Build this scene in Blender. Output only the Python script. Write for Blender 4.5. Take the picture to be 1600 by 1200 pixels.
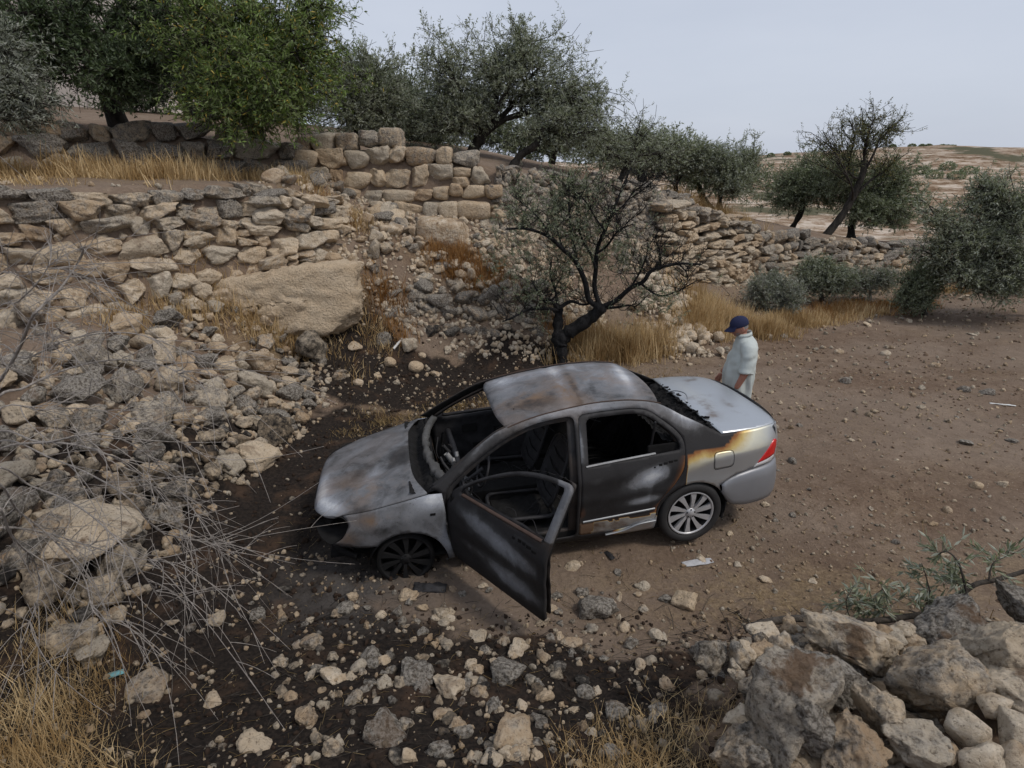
import bpy, bmesh, math, random
import numpy as np
from mathutils import Vector, Matrix, Euler, noise as mnoise
from mathutils.geometry import delaunay_2d_cdt

for o in list(bpy.data.objects): bpy.data.objects.remove(o)
SC = bpy.context.scene
COL = SC.collection
rng = np.random.default_rng(11)
random.seed(5)

# ---------------------------------------------------------------- camera
CAM_H, CAM_P, CAM_F = 3.298, 0.357, 899.0
cam_data = bpy.data.cameras.new('camera')
cam_data.sensor_fit = 'HORIZONTAL'; cam_data.sensor_width = 36.0
cam_data.lens = 36.0*CAM_F/1600.0
cam_data.clip_start = 0.05; cam_data.clip_end = 3000
cam = bpy.data.objects.new('camera', cam_data); COL.objects.link(cam)
cam.location = (0, 0, CAM_H); cam.rotation_euler = (math.pi/2-CAM_P, 0, 0)
SC.camera = cam

# ---------------------------------------------------------------- sky, sun, exposure
SUN_EL, SUN_AZ = math.radians(54), math.radians(118)     # azimuth clockwise from +Y
world = bpy.data.worlds.new('World'); SC.world = world; world.use_nodes = True
wt = world.node_tree; wt.nodes.clear()
w_out = wt.nodes.new('ShaderNodeOutputWorld')
w_bg = wt.nodes.new('ShaderNodeBackground'); w_bg.inputs['Strength'].default_value = 0.10
w_sky = wt.nodes.new('ShaderNodeTexSky'); w_sky.sky_type = 'NISHITA'; w_sky.sun_disc = False
w_sky.sun_elevation = SUN_EL; w_sky.sun_rotation = SUN_AZ
w_sky.dust_density = 3.0; w_sky.air_density = 1.0; w_sky.ozone_density = 1.0
w_mix = wt.nodes.new('ShaderNodeMix'); w_mix.data_type = 'RGBA'; w_mix.inputs[0].default_value = 0.86
# thin overcast: an even cloud veil with faint large-scale mottling
w_tc = wt.nodes.new('ShaderNodeTexCoord')
w_map = wt.nodes.new('ShaderNodeMapping'); w_map.inputs['Scale'].default_value = (1.0, 1.0, 4.0)
w_n = wt.nodes.new('ShaderNodeTexNoise'); w_n.inputs['Scale'].default_value = 1.6; w_n.inputs['Detail'].default_value = 5
w_cr = wt.nodes.new('ShaderNodeValToRGB')
w_cr.color_ramp.elements[0].position = 0.3; w_cr.color_ramp.elements[0].color = (4.75, 5.22, 6.2, 1)
w_cr.color_ramp.elements[1].position = 0.7; w_cr.color_ramp.elements[1].color = (5.6, 6.0, 6.9, 1)
wt.links.new(w_tc.outputs['Generated'], w_map.inputs[0]); wt.links.new(w_map.outputs[0], w_n.inputs[0])
wt.links.new(w_n.outputs[0], w_cr.inputs[0])
wt.links.new(w_sky.outputs[0], w_mix.inputs[6]); wt.links.new(w_cr.outputs[0], w_mix.inputs[7])
wt.links.new(w_mix.outputs[2], w_bg.inputs['Color']); wt.links.new(w_bg.outputs[0], w_out.inputs['Surface'])

sun_data = bpy.data.lights.new('sun', 'SUN'); sun_data.energy = 1.5; sun_data.angle = math.radians(10)
sun_data.color = (1.0, 0.94, 0.86)
sun = bpy.data.objects.new('sun', sun_data); COL.objects.link(sun)
sd = Vector((math.sin(SUN_AZ)*math.cos(SUN_EL), math.cos(SUN_AZ)*math.cos(SUN_EL), math.sin(SUN_EL)))
sun.rotation_euler = sd.to_track_quat('Z', 'Y').to_euler(); sun.location = (20, 10, 30)
SC.view_settings.view_transform = 'Standard'; SC.view_settings.look = 'None'
SC.view_settings.exposure = 0.2; SC.view_settings.gamma = 1.0; SC.view_settings.use_curve_mapping = False
try:
    SC.cycles.max_bounces = 6; SC.cycles.diffuse_bounces = 3; SC.cycles.glossy_bounces = 3
    SC.cycles.transmission_bounces = 3; SC.cycles.transparent_max_bounces = 6
    SC.cycles.use_adaptive_sampling = True; SC.cycles.adaptive_threshold = 0.02
    SC.cycles.use_denoising = True
except Exception: pass

# ---------------------------------------------------------------- pixel rays (photo is 1600 x 1200), used to survey positions
def ray(px, py):
    a, b = (px-800)/CAM_F, -(py-600)/CAM_F
    return np.array([a, math.cos(CAM_P)+b*math.sin(CAM_P), -math.sin(CAM_P)+b*math.cos(CAM_P)])
def atY(px, py, Y):
    d = ray(px, py); return np.array([0, 0, CAM_H])+Y/d[1]*d

# ---------------------------------------------------------------- object helpers
def tag(o, label=None, cat=None, group=None, kind=None):
    if label: o['label'] = label
    if cat: o['category'] = cat
    if group: o['group'] = group
    if kind: o['kind'] = kind
    return o
def link(o, parent=None):
    COL.objects.link(o)
    if parent is not None: o.parent = parent
    return o
def empty(name, loc=(0, 0, 0), rot=(0, 0, 0)):
    o = bpy.data.objects.new(name, None); o.empty_display_size = 0.1
    o.location = loc; o.rotation_euler = rot; return link(o)
def mesh_np(name, V, Fc, mats=(), smooth=True, k=None):
    """mesh from numpy: Fc (n,k) array or list of faces"""
    me = bpy.data.meshes.new(name)
    V = np.asarray(V, np.float32)
    if isinstance(Fc, np.ndarray):
        n, k = Fc.shape
        me.vertices.add(len(V)); me.vertices.foreach_set('co', V.ravel())
        me.loops.add(n*k); me.loops.foreach_set('vertex_index', Fc.astype(np.int32).ravel())
        me.polygons.add(n)
        me.polygons.foreach_set('loop_start', np.arange(0, n*k, k, dtype=np.int32))
        me.polygons.foreach_set('loop_total', np.full(n, k, np.int32))
        me.update(calc_edges=True)
    else:
        me.from_pydata(V.tolist(), [], Fc)
    for m in mats: me.materials.append(m)
    me.polygons.foreach_set('use_smooth', np.full(len(me.polygons), smooth, bool))
    me.update()
    return me
def obj(name, me, parent=None, loc=None, rot=None, scale=None):
    o = bpy.data.objects.new(name, me)
    if loc is not None: o.location = loc
    if rot is not None: o.rotation_euler = rot
    if scale is not None: o.scale = scale
    return link(o, parent)
def point_color(me, name, arr):
    a = me.color_attributes.new(name, 'FLOAT_COLOR', 'POINT')
    arr = np.asarray(arr, np.float32)
    if arr.shape[1] == 3: arr = np.concatenate([arr, np.ones((len(arr), 1), np.float32)], 1)
    a.data.foreach_set('color', arr.ravel())
def sstep(a, b, x):
    t = np.clip((x-a)/(b-a), 0, 1); return t*t*(3-2*t)
def catmull(pts, n=8, closed=False):
    P = np.array(pts, float); m = len(P); out = []
    rngi = range(m) if closed else range(m-1)
    for i in rngi:
        p0 = P[(i-1) % m] if closed or i > 0 else 2*P[0]-P[1]
        p1 = P[i]; p2 = P[(i+1) % m]
        p3 = P[(i+2) % m] if closed or i+2 < m else 2*P[-1]-P[-2]
        for k in range(n):
            t = k/n
            out.append(.5*((2*p1)+(-p0+p2)*t+(2*p0-5*p1+4*p2-p3)*t*t+(-p0+3*p1-3*p2+p3)*t**3))
    if not closed: out.append(P[-1])
    return np.array(out)
def tubes(paths, radii, sides=6, cap=True):
    """paths: list of (n,3); radii: list of (n,). returns V, F(quads list as array), used for limbs and pipes"""
    Vs, Fs, off = [], [], 0
    for P, r in zip(paths, radii):
        P = np.asarray(P, float); r = np.asarray(r, float)*np.ones(len(P)); n = len(P)
        T = np.gradient(P, axis=0); T /= np.linalg.norm(T, axis=1)[:, None]+1e-9
        a = np.array([0, 0, 1.]) if abs(T[0][2]) < .9 else np.array([1., 0, 0])
        U = np.zeros_like(P); u = np.cross(T[0], a); u /= np.linalg.norm(u)+1e-9
        for i in range(n):
            u = u-T[i]*np.dot(u, T[i]); u /= np.linalg.norm(u)+1e-9; U[i] = u
        W = np.cross(T, U)
        ang = np.arange(sides)*2*np.pi/sides
        ring = P[:, None, :]+r[:, None, None]*(np.cos(ang)[None, :, None]*U[:, None, :]+np.sin(ang)[None, :, None]*W[:, None, :])
        Vs.append(ring.reshape(-1, 3))
        i = np.arange(n-1)[:, None]*sides; j = np.arange(sides)[None, :]; j2 = (j+1) % sides
        Fs.append((np.stack([i+j, i+j2, i+sides+j2, i+sides+j], -1).reshape(-1, 4)+off))
        off += n*sides
    return np.concatenate(Vs), np.concatenate(Fs)
def fbm(p, oct=4, s=1.0, seed=0.0):
    return mnoise.fractal(Vector((p[0]*s+seed, p[1]*s-seed, p[2]*s+seed*.7)), 1.0, 2.0, oct)
def vnoise2(x, y, seed=0):
    """cheap vectorised value noise, -1..1"""
    xi = np.floor(x).astype(np.int64); yi = np.floor(y).astype(np.int64); fx = x-xi; fy = y-yi
    fx = fx*fx*(3-2*fx); fy = fy*fy*(3-2*fy)
    def h(a, b):
        n = (a*374761393+b*668265263+seed*974711) & 0xffffffff
        n = ((n ^ (n >> 13))*1274126177) & 0xffffffff
        return ((n ^ (n >> 16)) & 0xffff)/32767.5-1
    return (h(xi, yi)*(1-fx)+h(xi+1, yi)*fx)*(1-fy)+(h(xi, yi+1)*(1-fx)+h(xi+1, yi+1)*fx)*fy
def fbm2(x, y, oct=4, seed=0):
    s = 0; a = 1; t = 0
    for k in range(oct):
        s = s+a*vnoise2(x*2**k, y*2**k, seed+k*17); t += a; a *= .5
    return s/t

# ---------------------------------------------------------------- materials
class NT:
    def __init__(s, name):
        s.m = bpy.data.materials.new(name); s.m.use_nodes = True
        s.t = s.m.node_tree; s.t.nodes.clear()
        s.out = s.n('OutputMaterial')
    def n(s, typ, **kw):
        nd = s.t.nodes.new('ShaderNode'+typ)
        for k, v in kw.items(): setattr(nd, k, v)
        return nd
    def l(s, a, b): s.t.links.new(a, b)
    def val(s, sock, v):
        if hasattr(v, 'is_output') or isinstance(v, bpy.types.NodeSocket): s.l(v, sock)
        else: sock.default_value = v
    def noise(s, scale, detail=4, rough=.55, vec=None, dist=0.0, dim='3D'):
        nd = s.n('TexNoise'); nd.inputs['Scale'].default_value = scale; nd.inputs['Detail'].default_value = detail
        nd.inputs['Roughness'].default_value = rough; nd.inputs['Distortion'].default_value = dist
        if vec is not None: s.l(vec, nd.inputs['Vector'])
        return nd.outputs[0]
    def vor(s, scale, vec=None, feat='F1', out=0):
        nd = s.n('TexVoronoi', feature=feat); nd.inputs['Scale'].default_value = scale
        if vec is not None: s.l(vec, nd.inputs['Vector'])
        return nd.outputs[out]
    def mixc(s, f, a, b, mode='MIX'):
        nd = s.n('Mix', data_type='RGBA', blend_type=mode)
        s.val(nd.inputs[0], f); s.val(nd.inputs[6], a if not isinstance(a, tuple) else (*a, 1)[:4]); s.val(nd.inputs[7], b if not isinstance(b, tuple) else (*b, 1)[:4])
        return nd.outputs[2]
    def math(s, op, a, b=0.0, c=None, clamp=False):
        nd = s.n('Math', operation=op, use_clamp=clamp); s.val(nd.inputs[0], a); s.val(nd.inputs[1], b)
        if c is not None: s.val(nd.inputs[2], c)
        return nd.outputs[0]
    def mr(s, v, a, b, c=0.0, d=1.0, smooth=True):
        nd = s.n('MapRange', interpolation_type='SMOOTHSTEP' if smooth else 'LINEAR')
        s.val(nd.inputs[0], v); nd.inputs[1].default_value = a; nd.inputs[2].default_value = b
        nd.inputs[3].default_value = c; nd.inputs[4].default_value = d
        return nd.outputs[0]
    def ramp(s, f, stops, interp='LINEAR'):
        nd = s.n('ValToRGB'); cr = nd.color_ramp; cr.interpolation = interp
        while len(cr.elements) < len(stops): cr.elements.new(.5)
        for e, (p, c) in zip(cr.elements, stops): e.position = p; e.color = (*c, 1)
        s.val(nd.inputs[0], f); return nd.outputs[0]
    def bump(s, h, strength=.4, dist=.02, nrm=None):
        nd = s.n('Bump'); s.val(nd.inputs['Strength'], strength); nd.inputs['Distance'].default_value = dist
        s.l(h, nd.inputs['Height'])
        if nrm is not None: s.l(nrm, nd.inputs['Normal'])
        return nd.outputs[0]
    def bsdf(s, col, rough=.8, metal=0.0, nrm=None, spec=.3):
        b = s.n('BsdfPrincipled'); s.val(b.inputs['Base Color'], col if not isinstance(col, tuple) else (*col, 1)[:4])
        s.val(b.inputs['Roughness'], rough); s.val(b.inputs['Metallic'], metal)
        b.inputs['Specular IOR Level'].default_value = spec
        if nrm is not None: s.l(nrm, b.inputs['Normal'])
        s.l(b.outputs[0], s.out.inputs['Surface']); return b
    def coord(s, which='Object'): return s.n('TexCoord').outputs[which]
    def pos(s): return s.n('NewGeometry').outputs['Position']
    def attr(s, name):
        nd = s.n('Attribute'); nd.attribute_name = name; return nd
    def sep(s, c):
        nd = s.n('SeparateColor'); s.l(c, nd.inputs[0]); return nd.outputs

def mat_plain(name, col, rough=.8, metal=0.0, vary=.25, scale=12, bump=.2, spec=.3):
    t = NT(name); c = t.coord(); n = t.noise(scale, 5, .6, c)
    lo = tuple(x*(1-vary) for x in col); hi = tuple(min(1, x*(1+vary)) for x in col)
    t.bsdf(t.mixc(n, lo, hi), rough, metal, t.bump(n, bump, .01), spec); return t.m

def mat_stone(name='limestone', fine=1.0, island=False, dirt=0.0):
    """weathered limestone: object colour = (lichen grey, soot, paleness)"""
    t = NT(name); oi = t.n('ObjectInfo')
    if island:
        rnd = t.n('NewGeometry').outputs['Random Per Island']; vec = t.pos()
    else:
        rnd = oi.outputs['Random']
        add = t.n('VectorMath', operation='ADD'); t.l(t.coord(), add.inputs[0])
        sc = t.n('VectorMath', operation='SCALE'); t.l(oi.outputs['Location'], sc.inputs[0]); sc.inputs['Scale'].default_value = 1.0
        # world-sized grain whatever the piece's scale
        vec = t.pos()
    oc = t.sep(oi.outputs['Color'])
    n1 = t.noise(3.2*fine, 6, .62, vec); n2 = t.noise(11*fine, 8, .7, vec); n3 = t.noise(46*fine, 6, .7, vec)
    v1 = t.vor(26*fine, vec)
    hue = t.math('ADD', t.math('MULTIPLY', rnd, .75), t.math('MULTIPLY', n1, .5))
    tan = t.ramp(hue, [(.15, (.30, .205, .125)), (.40, (.42, .31, .20)), (.65, (.52, .41, .285)), (.95, (.40, .345, .27))])
    pale = t.mixc(t.mr(n2, .35, .65), tan, (.66, .57, .45))
    base = t.mixc(t.math('MULTIPLY', oc[2], t.mr(n1, .25, .6)), tan, pale)
    # lichen: grey mottles with dark specks
    gl = t.mixc(t.mr(n3, .38, .62), (.095, .084, .070), (.315, .285, .245))
    gm = t.mr(t.math('ADD', t.math('MULTIPLY', n2, .7), t.math('MULTIPLY', oc[0], .55)), .50, .72)
    c2 = t.mixc(t.math('MULTIPLY', gm, t.mr(oc[0], 0, .35)), base, gl)
    # pits and hollows of the fine grain darkened to brown
    c3 = t.mixc(t.mr(n3, .32, .48, .75, 0), c2, (.085, .060, .040))
    if dirt:
        nd_ = t.noise(2.6, 6, .62, vec, .4); up = t.sep(t.n('NewGeometry').outputs['Normal'])[2]
        dm = t.mr(t.math('ADD', nd_, t.math('MULTIPLY', up, .06)), .60, .68)
        c3 = t.mixc(t.math('MULTIPLY', dm, dirt), c3, t.mixc(n2, (.075, .045, .026), (.17, .105, .062)))
    so = t.mr(t.math('ADD', oc[1], t.math('MULTIPLY', t.math('SUBTRACT', n2, .5), 1.1)), .25, .75)
    c4 = t.mixc(t.math('MULTIPLY', so, t.mr(oc[1], 0, .12)), c3, (.017, .015, .014))
    h = t.math('ADD', t.math('ADD', t.math('MULTIPLY', n2, 1.0), t.math('MULTIPLY', n3, .35)), t.math('MULTIPLY', v1, -.25))
    t.bsdf(c4, .9, 0, t.bump(h, .95, .045/fine), .2)
    return t.m
# ================================================================ terrain
def tps_fit(C, lam=.02):
    C = np.array(C, float); n = len(C); X = C[:, :2]
    D = np.linalg.norm(X[:, None]-X[None], axis=2); K = np.where(D > 0, D*D*np.log(D+1e-9), 0)+lam*np.eye(n)
    Pm = np.concatenate([np.ones((n, 1)), X], 1)
    A = np.block([[K, Pm], [Pm.T, np.zeros((3, 3))]]); b = np.concatenate([C[:, 2], np.zeros(3)])
    return X, np.linalg.solve(A, b)
def tps_eval(m, x, y):
    X, w = m; x = np.asarray(x, float); y = np.asarray(y, float); sh = x.shape; q = np.stack([x.ravel(), y.ravel()], 1); out = np.zeros(len(q))
    for i in range(0, len(q), 20000):
        s = q[i:i+20000]; D = np.linalg.norm(s[:, None]-X[None], axis=2)
        out[i:i+20000] = np.where(D > 0, D*D*np.log(D+1e-9), 0)@w[:-3]+w[-3]+s@w[-2:]
    return out.reshape(sh)
LOW = tps_fit([(1,5,0),(3,5,0),(5,5,0),(8,5,.05),(12,6,.2),(18,8,.3),(3,8,0),(6,9,0),(10,12,0),(14,17,.05),(18,20,.1),(22,14,.2),(5,12,0),(8,15.5,.05),(4.3,10.9,.05),(2,9.6,0),(0,8.6,0),(0,5,0),(-1.5,5,0),(-2.3,4.5,0),(-2.4,6.5,0),(-2.6,8,.1),(-1.5,3.7,0),(0,3.4,.02),(1,3.2,.05),(0,6.8,0),(2.5,6.5,0),
 (2.2,3.4,.05),(4,3.4,.05),(6,3,.2),(9,3,.3),
 (-1.5,2.6,.22),(0,2.3,.33),(.8,2.1,.42),(-2.4,2.3,.3),(0,1.2,.95),(-2,1.2,.9),(0,0,1.6),(-3,0,1.6),(3,0,1.6),(5,0,1.6),(0,-5,1.6),(-6,-3,1.7),(8,-3,1.7),(2.3,2.55,.62),(1.35,2.0,.65),(3.4,2.6,.75),(2.4,1.4,1.0),(1.3,1.3,.9),(4.6,2.6,.5),
 (-2.75,3,.15),(-3.3,3.5,.5),(-4.1,4.75,.95),(-3.1,7.2,.08),(-3.7,6.7,.5),(-4.4,7.1,.95),(-3.1,5.2,.15),(-3.7,5.4,.65),(-6,6.3,1.55),(-5.0,7.7,1.2),(-4.1,9.0,1.15),(-3.3,8.8,.5),(-2.5,9.2,.35),(-5.2,4.5,1.3),(-6.5,3,1.5),(-5,1,1.6),(-8,4.5,1.6),
 (-6.4,6.85,1.45),(-5.1,8.15,1.45),(-3.95,9.4,1.45),
 (-1.2,9.9,.15),(-1,10.35,.5),(-1,10.7,1.0),(.8,10.9,.6),(.6,10.3,.12),(-2.2,10.0,.75),(-2.4,10.7,1.85),(-2.4,11.8,2.35),(-.5,11.9,2.05),(1,12.2,1.5),(2.4,12.5,1.0),(3.4,12.3,.6),(4.3,13.4,.55),(6,15.7,.3),(2.3,11,.1),(7,16.7,.1),
 (10,18.0,.05),(13.6,19.5,0),(18.5,21.4,.1)])
UP = tps_fit([(-9,10.9,4.0),(-9,13,4.2),(-6,12.6,3.9),(-4,12.7,3.65),(-2,12.7,3.62),(-.3,12.6,3.3),(.7,13.35,3.15),(2.7,14.35,2.95),(4.2,15.35,2.55),(6.0,16.75,2.1),(7.0,17.5,1.65),(9.9,18.7,1.1),(13.5,20.2,.75),(18.4,22.2,.6),
 (0,16,3.5),(3,17,3.0),(0,20,3.7),(-6,18,4.5),(6,22,2.3),(12,26,.8),(22,30,.2),(0,35,3.2),(-12,30,5),(-16,15,5),(10,20,1.3),(14,24,.7)])
T1 = tps_fit([(-9,7,3.12),(-6.5,8,3.1),(-4,10.2,3.08),(-9,10.6,3.4),(-4.5,12.2,3.15),(-7,10,3.22)])
W1B = np.array([(-11,2.5),(-9,4.75),(-6.45,7.0),(-5.1,8.3),(-3.85,9.65)]); W1T = W1B+np.array([-.26,.30])
WBB = np.array([(-14,9.6),(-9.2,10.6),(-4.3,12.3),(-.4,12.2),(.9,12.5),(2.4,12.9),(3.8,13.9),(6.2,16.2),(7.0,17.0),(10,18.3),(13.6,19.8),(18.5,21.8),(40,30)])
WBT = np.array([(-14,9.95),(-9.2,10.95),(-4.3,12.65),(-.3,12.55),(.7,13.3),(2.7,14.3),(4.2,15.3),(6.0,16.7),(7.0,17.4),(9.9,18.6),(13.5,20.1),(18.4,22.1),(40,30.3)])
def sdist(poly, x, y):
    """signed distance to a polyline: positive on its left (behind the wall)"""
    best = np.full(x.shape, 1e9); sg = np.ones(x.shape)
    for a, b in zip(poly[:-1], poly[1:]):
        d = b-a; L2 = d@d; t = np.clip(((x-a[0])*d[0]+(y-a[1])*d[1])/L2, 0, 1)
        ex = x-a[0]-t*d[0]; ey = y-a[1]-t*d[1]; D = np.hypot(ex, ey)
        c = d[0]*(y-a[1])-d[1]*(x-a[0]); m = D < best-1e-9
        best = np.where(m, D, best); sg = np.where(m, np.sign(c), sg)
    return best*sg
def step_between(B, T, x, y):
    a = sdist(B, x, y); b = sdist(T, x, y)
    return np.where(a <= 0, 0, np.where(b >= 0, 1, a/(a-b+1e-9)))
def hgt(x, y):
    x = np.asarray(x, float); y = np.asarray(y, float)
    xs = np.clip(x, -16, 26); ys = np.clip(y, -6, 36)
    z = tps_eval(LOW, xs, np.clip(ys, -6, 23))
    t1 = step_between(W1B, W1T, x, y)*sstep(-3.25, -3.75, x)
    z = z*(1-t1)+tps_eval(T1, xs, ys)*t1
    t2 = step_between(WBB, WBT, x, y)
    z = z*(1-t2)+tps_eval(UP, xs, ys)*t2
    far = sstep(26, 48, np.hypot(x, y))
    zf = -1.2-3.0*sstep(30, 70, y)+sstep(66, 150, y+.05*x)*(8.6+3.6*np.exp(-((x-98)/42)**2)+1.1*fbm2(x*.03, y*.03, 3, 3))
    zf = np.where(y < 20, 1.0, zf)+.7*fbm2(x*.09, y*.09, 4, 9)*sstep(60, 100, y)
    z = z*(1-far)+zf*far
    near = sstep(30, 18, np.hypot(x, y))
    z = z+near*(.035*fbm2(x*1.1, y*1.1, 4, 5)+.012*fbm2(x*6, y*6, 3, 8))
    return z
def hz(x, y): return float(hgt(np.array([x]), np.array([y]))[0])
def hn(x, y, e=.12):
    a = hgt(np.array([x-e, x+e, x, x]), np.array([y, y, y-e, y+e]))
    n = Vector((-(a[1]-a[0])/(2*e), -(a[3]-a[2])/(2*e), 1)); return n.normalized()

def axis(lo, hi, fine_lo, fine_hi, step, grow=1.14):
    a = list(np.arange(fine_lo, fine_hi, step)); s = step; p = a[-1]
    while p < hi: s = min(s*grow, 4.5 if p < 190 else 16); p += s; a.append(p)
    s = step; p = a[0]; pre = []
    while p > lo: s = min(s*grow, 14); p -= s; pre.append(p)
    return np.array(pre[::-1]+a)
gx = axis(-420, 460, -9, 14, .075); gy = axis(-120, 640, .9, 19, .075)
GX, GY = np.meshgrid(gx, gy); GZ = hgt(GX, GY)
def soot(x, y):
    """how burnt the ground is, 0..1: a patch with its own ragged outline"""
    n = fbm2(x*1.3, y*1.3, 4, 21); n2 = fbm2(x*5, y*5, 3, 22)
    # round the front of the car and the bank to its left
    d1 = np.hypot((x+2.0)/2.0, (y-4.7)/2.9)
    d2 = np.hypot((x+1.6)/2.6, (y-8.9)/1.0)
    d3 = np.hypot((x+1.1)/2.2, (y-2.45)/1.15)
    d4 = np.hypot((x-.3)/1.5, (y-9.9)/.6)
    d5 = np.hypot((x-.9)/1.1, (y-2.95)/.35)
    m = np.maximum.reduce([1.25-d1, 1.2-d2, 1.2-d3, 1.05-d4, .9-d5])
    # the dusty hollow by the front wheel and the strip under the open door stay paler
    p1 = np.hypot((x+1.1)/.75, (y-3.95)/.55); m = m-.55*np.clip(1.25-p1, 0, 1)
    p2 = np.hypot((x-.7)/1.4, (y-4.1)/.6); m = m-.9*np.clip(1.3-p2, 0, 1)
    return np.clip(sstep(-.12, .55, m+.38*n+.22*n2), 0, 1)
import bisect
_gx, _gy, _gz = gx.tolist(), gy.tolist(), GZ.tolist()
def hz(x, y):
    i = min(max(bisect.bisect(_gx, x)-1, 0), len(_gx)-2); j = min(max(bisect.bisect(_gy, y)-1, 0), len(_gy)-2)
    a = (x-_gx[i])/(_gx[i+1]-_gx[i]); b = (y-_gy[j])/(_gy[j+1]-_gy[j]); r0, r1 = _gz[j], _gz[j+1]
    return (r0[i]*(1-a)+r0[i+1]*a)*(1-b)+(r1[i]*(1-a)+r1[i+1]*a)*b
S0 = soot(GX, GY)
rockm = np.clip(sstep(30, 48, GY+.12*GX), 0, 1)
straw = np.zeros_like(GX)
for (cx, cy, rx, ry) in [(4.8,13.4,1.9,1.2),(7.5,15.6,2.6,1.0),(11,16.7,3,1.0),(2.3,10.6,1.3,1.0),(-3.2,10.2,1.4,.5),(-1,11.2,1.2,.5),(-7,9.6,2.2,1.0),(.55,2.1,.55,.55),(-2.6,2.5,.6,.7),(-1.2,7.7,1.1,.5),(1.2,8.6,1.2,.5),(-3.6,8.6,1.2,.6),(2.6,3.9,1.8,.5),(6.5,4.0,3,.8),(4.5,18,3,2),(14,20.5,3,1.0)]:
    straw = np.maximum(straw, np.clip(1.3-np.hypot((GX-cx)/rx, (GY-cy)/ry), 0, 1))
straw = np.clip(straw+.35*fbm2(GX*1.7, GY*1.7, 4, 40), 0, 1)
pale = np.clip(sstep(.15, .7, .5+.6*fbm2(GX*.5, GY*.9, 4, 55)), 0, 1)
V = np.stack([GX.ravel(), GY.ravel(), GZ.ravel()], 1)
ny, nx = GX.shape; ii = (np.arange(ny-1)[:, None]*nx+np.arange(nx-1)[None]).ravel()
Fq = np.stack([ii, ii+1, ii+nx+1, ii+nx], 1)

def mat_ground():
    t = NT('earth'); p = t.pos(); a = t.sep(t.attr('mask').outputs['Color'])
    n0 = t.noise(.9, 5, .6, p); n1 = t.noise(5, 8, .68, p); n2 = t.noise(32, 8, .7, p); n3 = t.noise(120, 4, .7, p)
    dirt = t.ramp(t.math('ADD', t.math('MULTIPLY', n1, .6), t.math('MULTIPLY', n0, .4)), [(.25, (.112, .072, .048)), (.5, (.180, .125, .088)), (.75, (.295, .22, .16))])
    dirt = t.mixc(t.mr(n2, .36, .64), t.mixc(1.0, dirt, (.72, .70, .68), 'MULTIPLY'), dirt)
    dirt = t.mixc(t.math('MULTIPLY', a[2], .35), dirt, (.30, .245, .195))
    # crumbs of limestone and straw
    vo = t.n('TexVoronoi'); vo.inputs['Scale'].default_value = 26; t.l(p, vo.inputs['Vector'])
    crumb = t.math('MULTIPLY', t.mr(vo.outputs['Distance'], .12, .2, 1, 0), t.mr(t.sep(vo.outputs['Color'])[0], .80, .84))
    dirt = t.mixc(t.math('MULTIPLY', crumb, .8), dirt, (.36, .31, .25))
    st = t.mixc(t.mr(n2, .3, .7), (.13, .09, .055), (.30, .22, .13))
    dirt = t.mixc(t.math('MULTIPLY', a[1], t.mr(n1, .35, .62)), dirt, st)
    rk = t.ramp(t.noise(.42, 12, .78, p), [(.38, (.17, .115, .07)), (.46, (.30, .215, .145)), (.52, (.48, .40, .32)), (.66, (.58, .51, .43))])
    a4 = t.attr('mask').outputs['Alpha']
    mpz = t.n('Mapping'); mpz.inputs['Scale'].default_value = (.10, .06, 3.6); t.l(p, mpz.inputs[0])
    stra = t.noise(1.0, 8, .7, mpz.outputs[0], .6); scr = t.noise(.035, 6, .65, p)
    rk = t.mixc(t.mr(stra, .44, .56), t.mixc(1.0, rk, (.50, .43, .36), 'MULTIPLY'), rk)
    rk = t.mixc(t.mr(scr, .56, .62), rk, (.09, .085, .05))
    dirt = t.mixc(a4, dirt, rk)
    sm = t.mr(t.math('ADD', a[0], t.math('MULTIPLY', t.math('SUBTRACT', n1, .5), .7)), .22, .62)
    blk = t.mixc(t.mr(n2, .35, .7), (.008, .007, .007), (.034, .026, .021))
    blk = t.mixc(t.mr(t.noise(2.3, 5, .6, p), .53, .68), blk, t.mixc(n2, (.030, .018, .012), (.085, .054, .036)))
    ashm = t.math('MULTIPLY', t.sep(t.attr('ash').outputs['Color'])[0], t.mr(n1, .30, .55))
    gry = t.mixc(n2, (.060, .054, .050), (.125, .112, .102))
    col = t.mixc(t.math('MULTIPLY', sm, .96), dirt, blk)
    col = t.mixc(ashm, col, gry)
    h = t.math('ADD', t.math('ADD', n1, t.math('MULTIPLY', n2, .45)), t.math('MULTIPLY', n3, .12))
    t.bsdf(col, .95, 0, t.bump(h, .85, .05), .12)
    return t.m
M_EARTH = mat_ground()
me = mesh_np('ground', V, Fq, [M_EARTH])
point_color(me, 'mask', np.stack([S0.ravel(), straw.ravel(), pale.ravel(), rockm.ravel()], 1))
a_ = np.clip(1.25-np.hypot((GX+1.25)/.85, (GY-4.0)/.6)+.35*fbm2(GX*3, GY*3, 3, 71), 0, 1); point_color(me, 'ash', np.stack([a_.ravel()]*3, 1))
ground = obj('ground', me); tag(ground, kind='structure')
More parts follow.
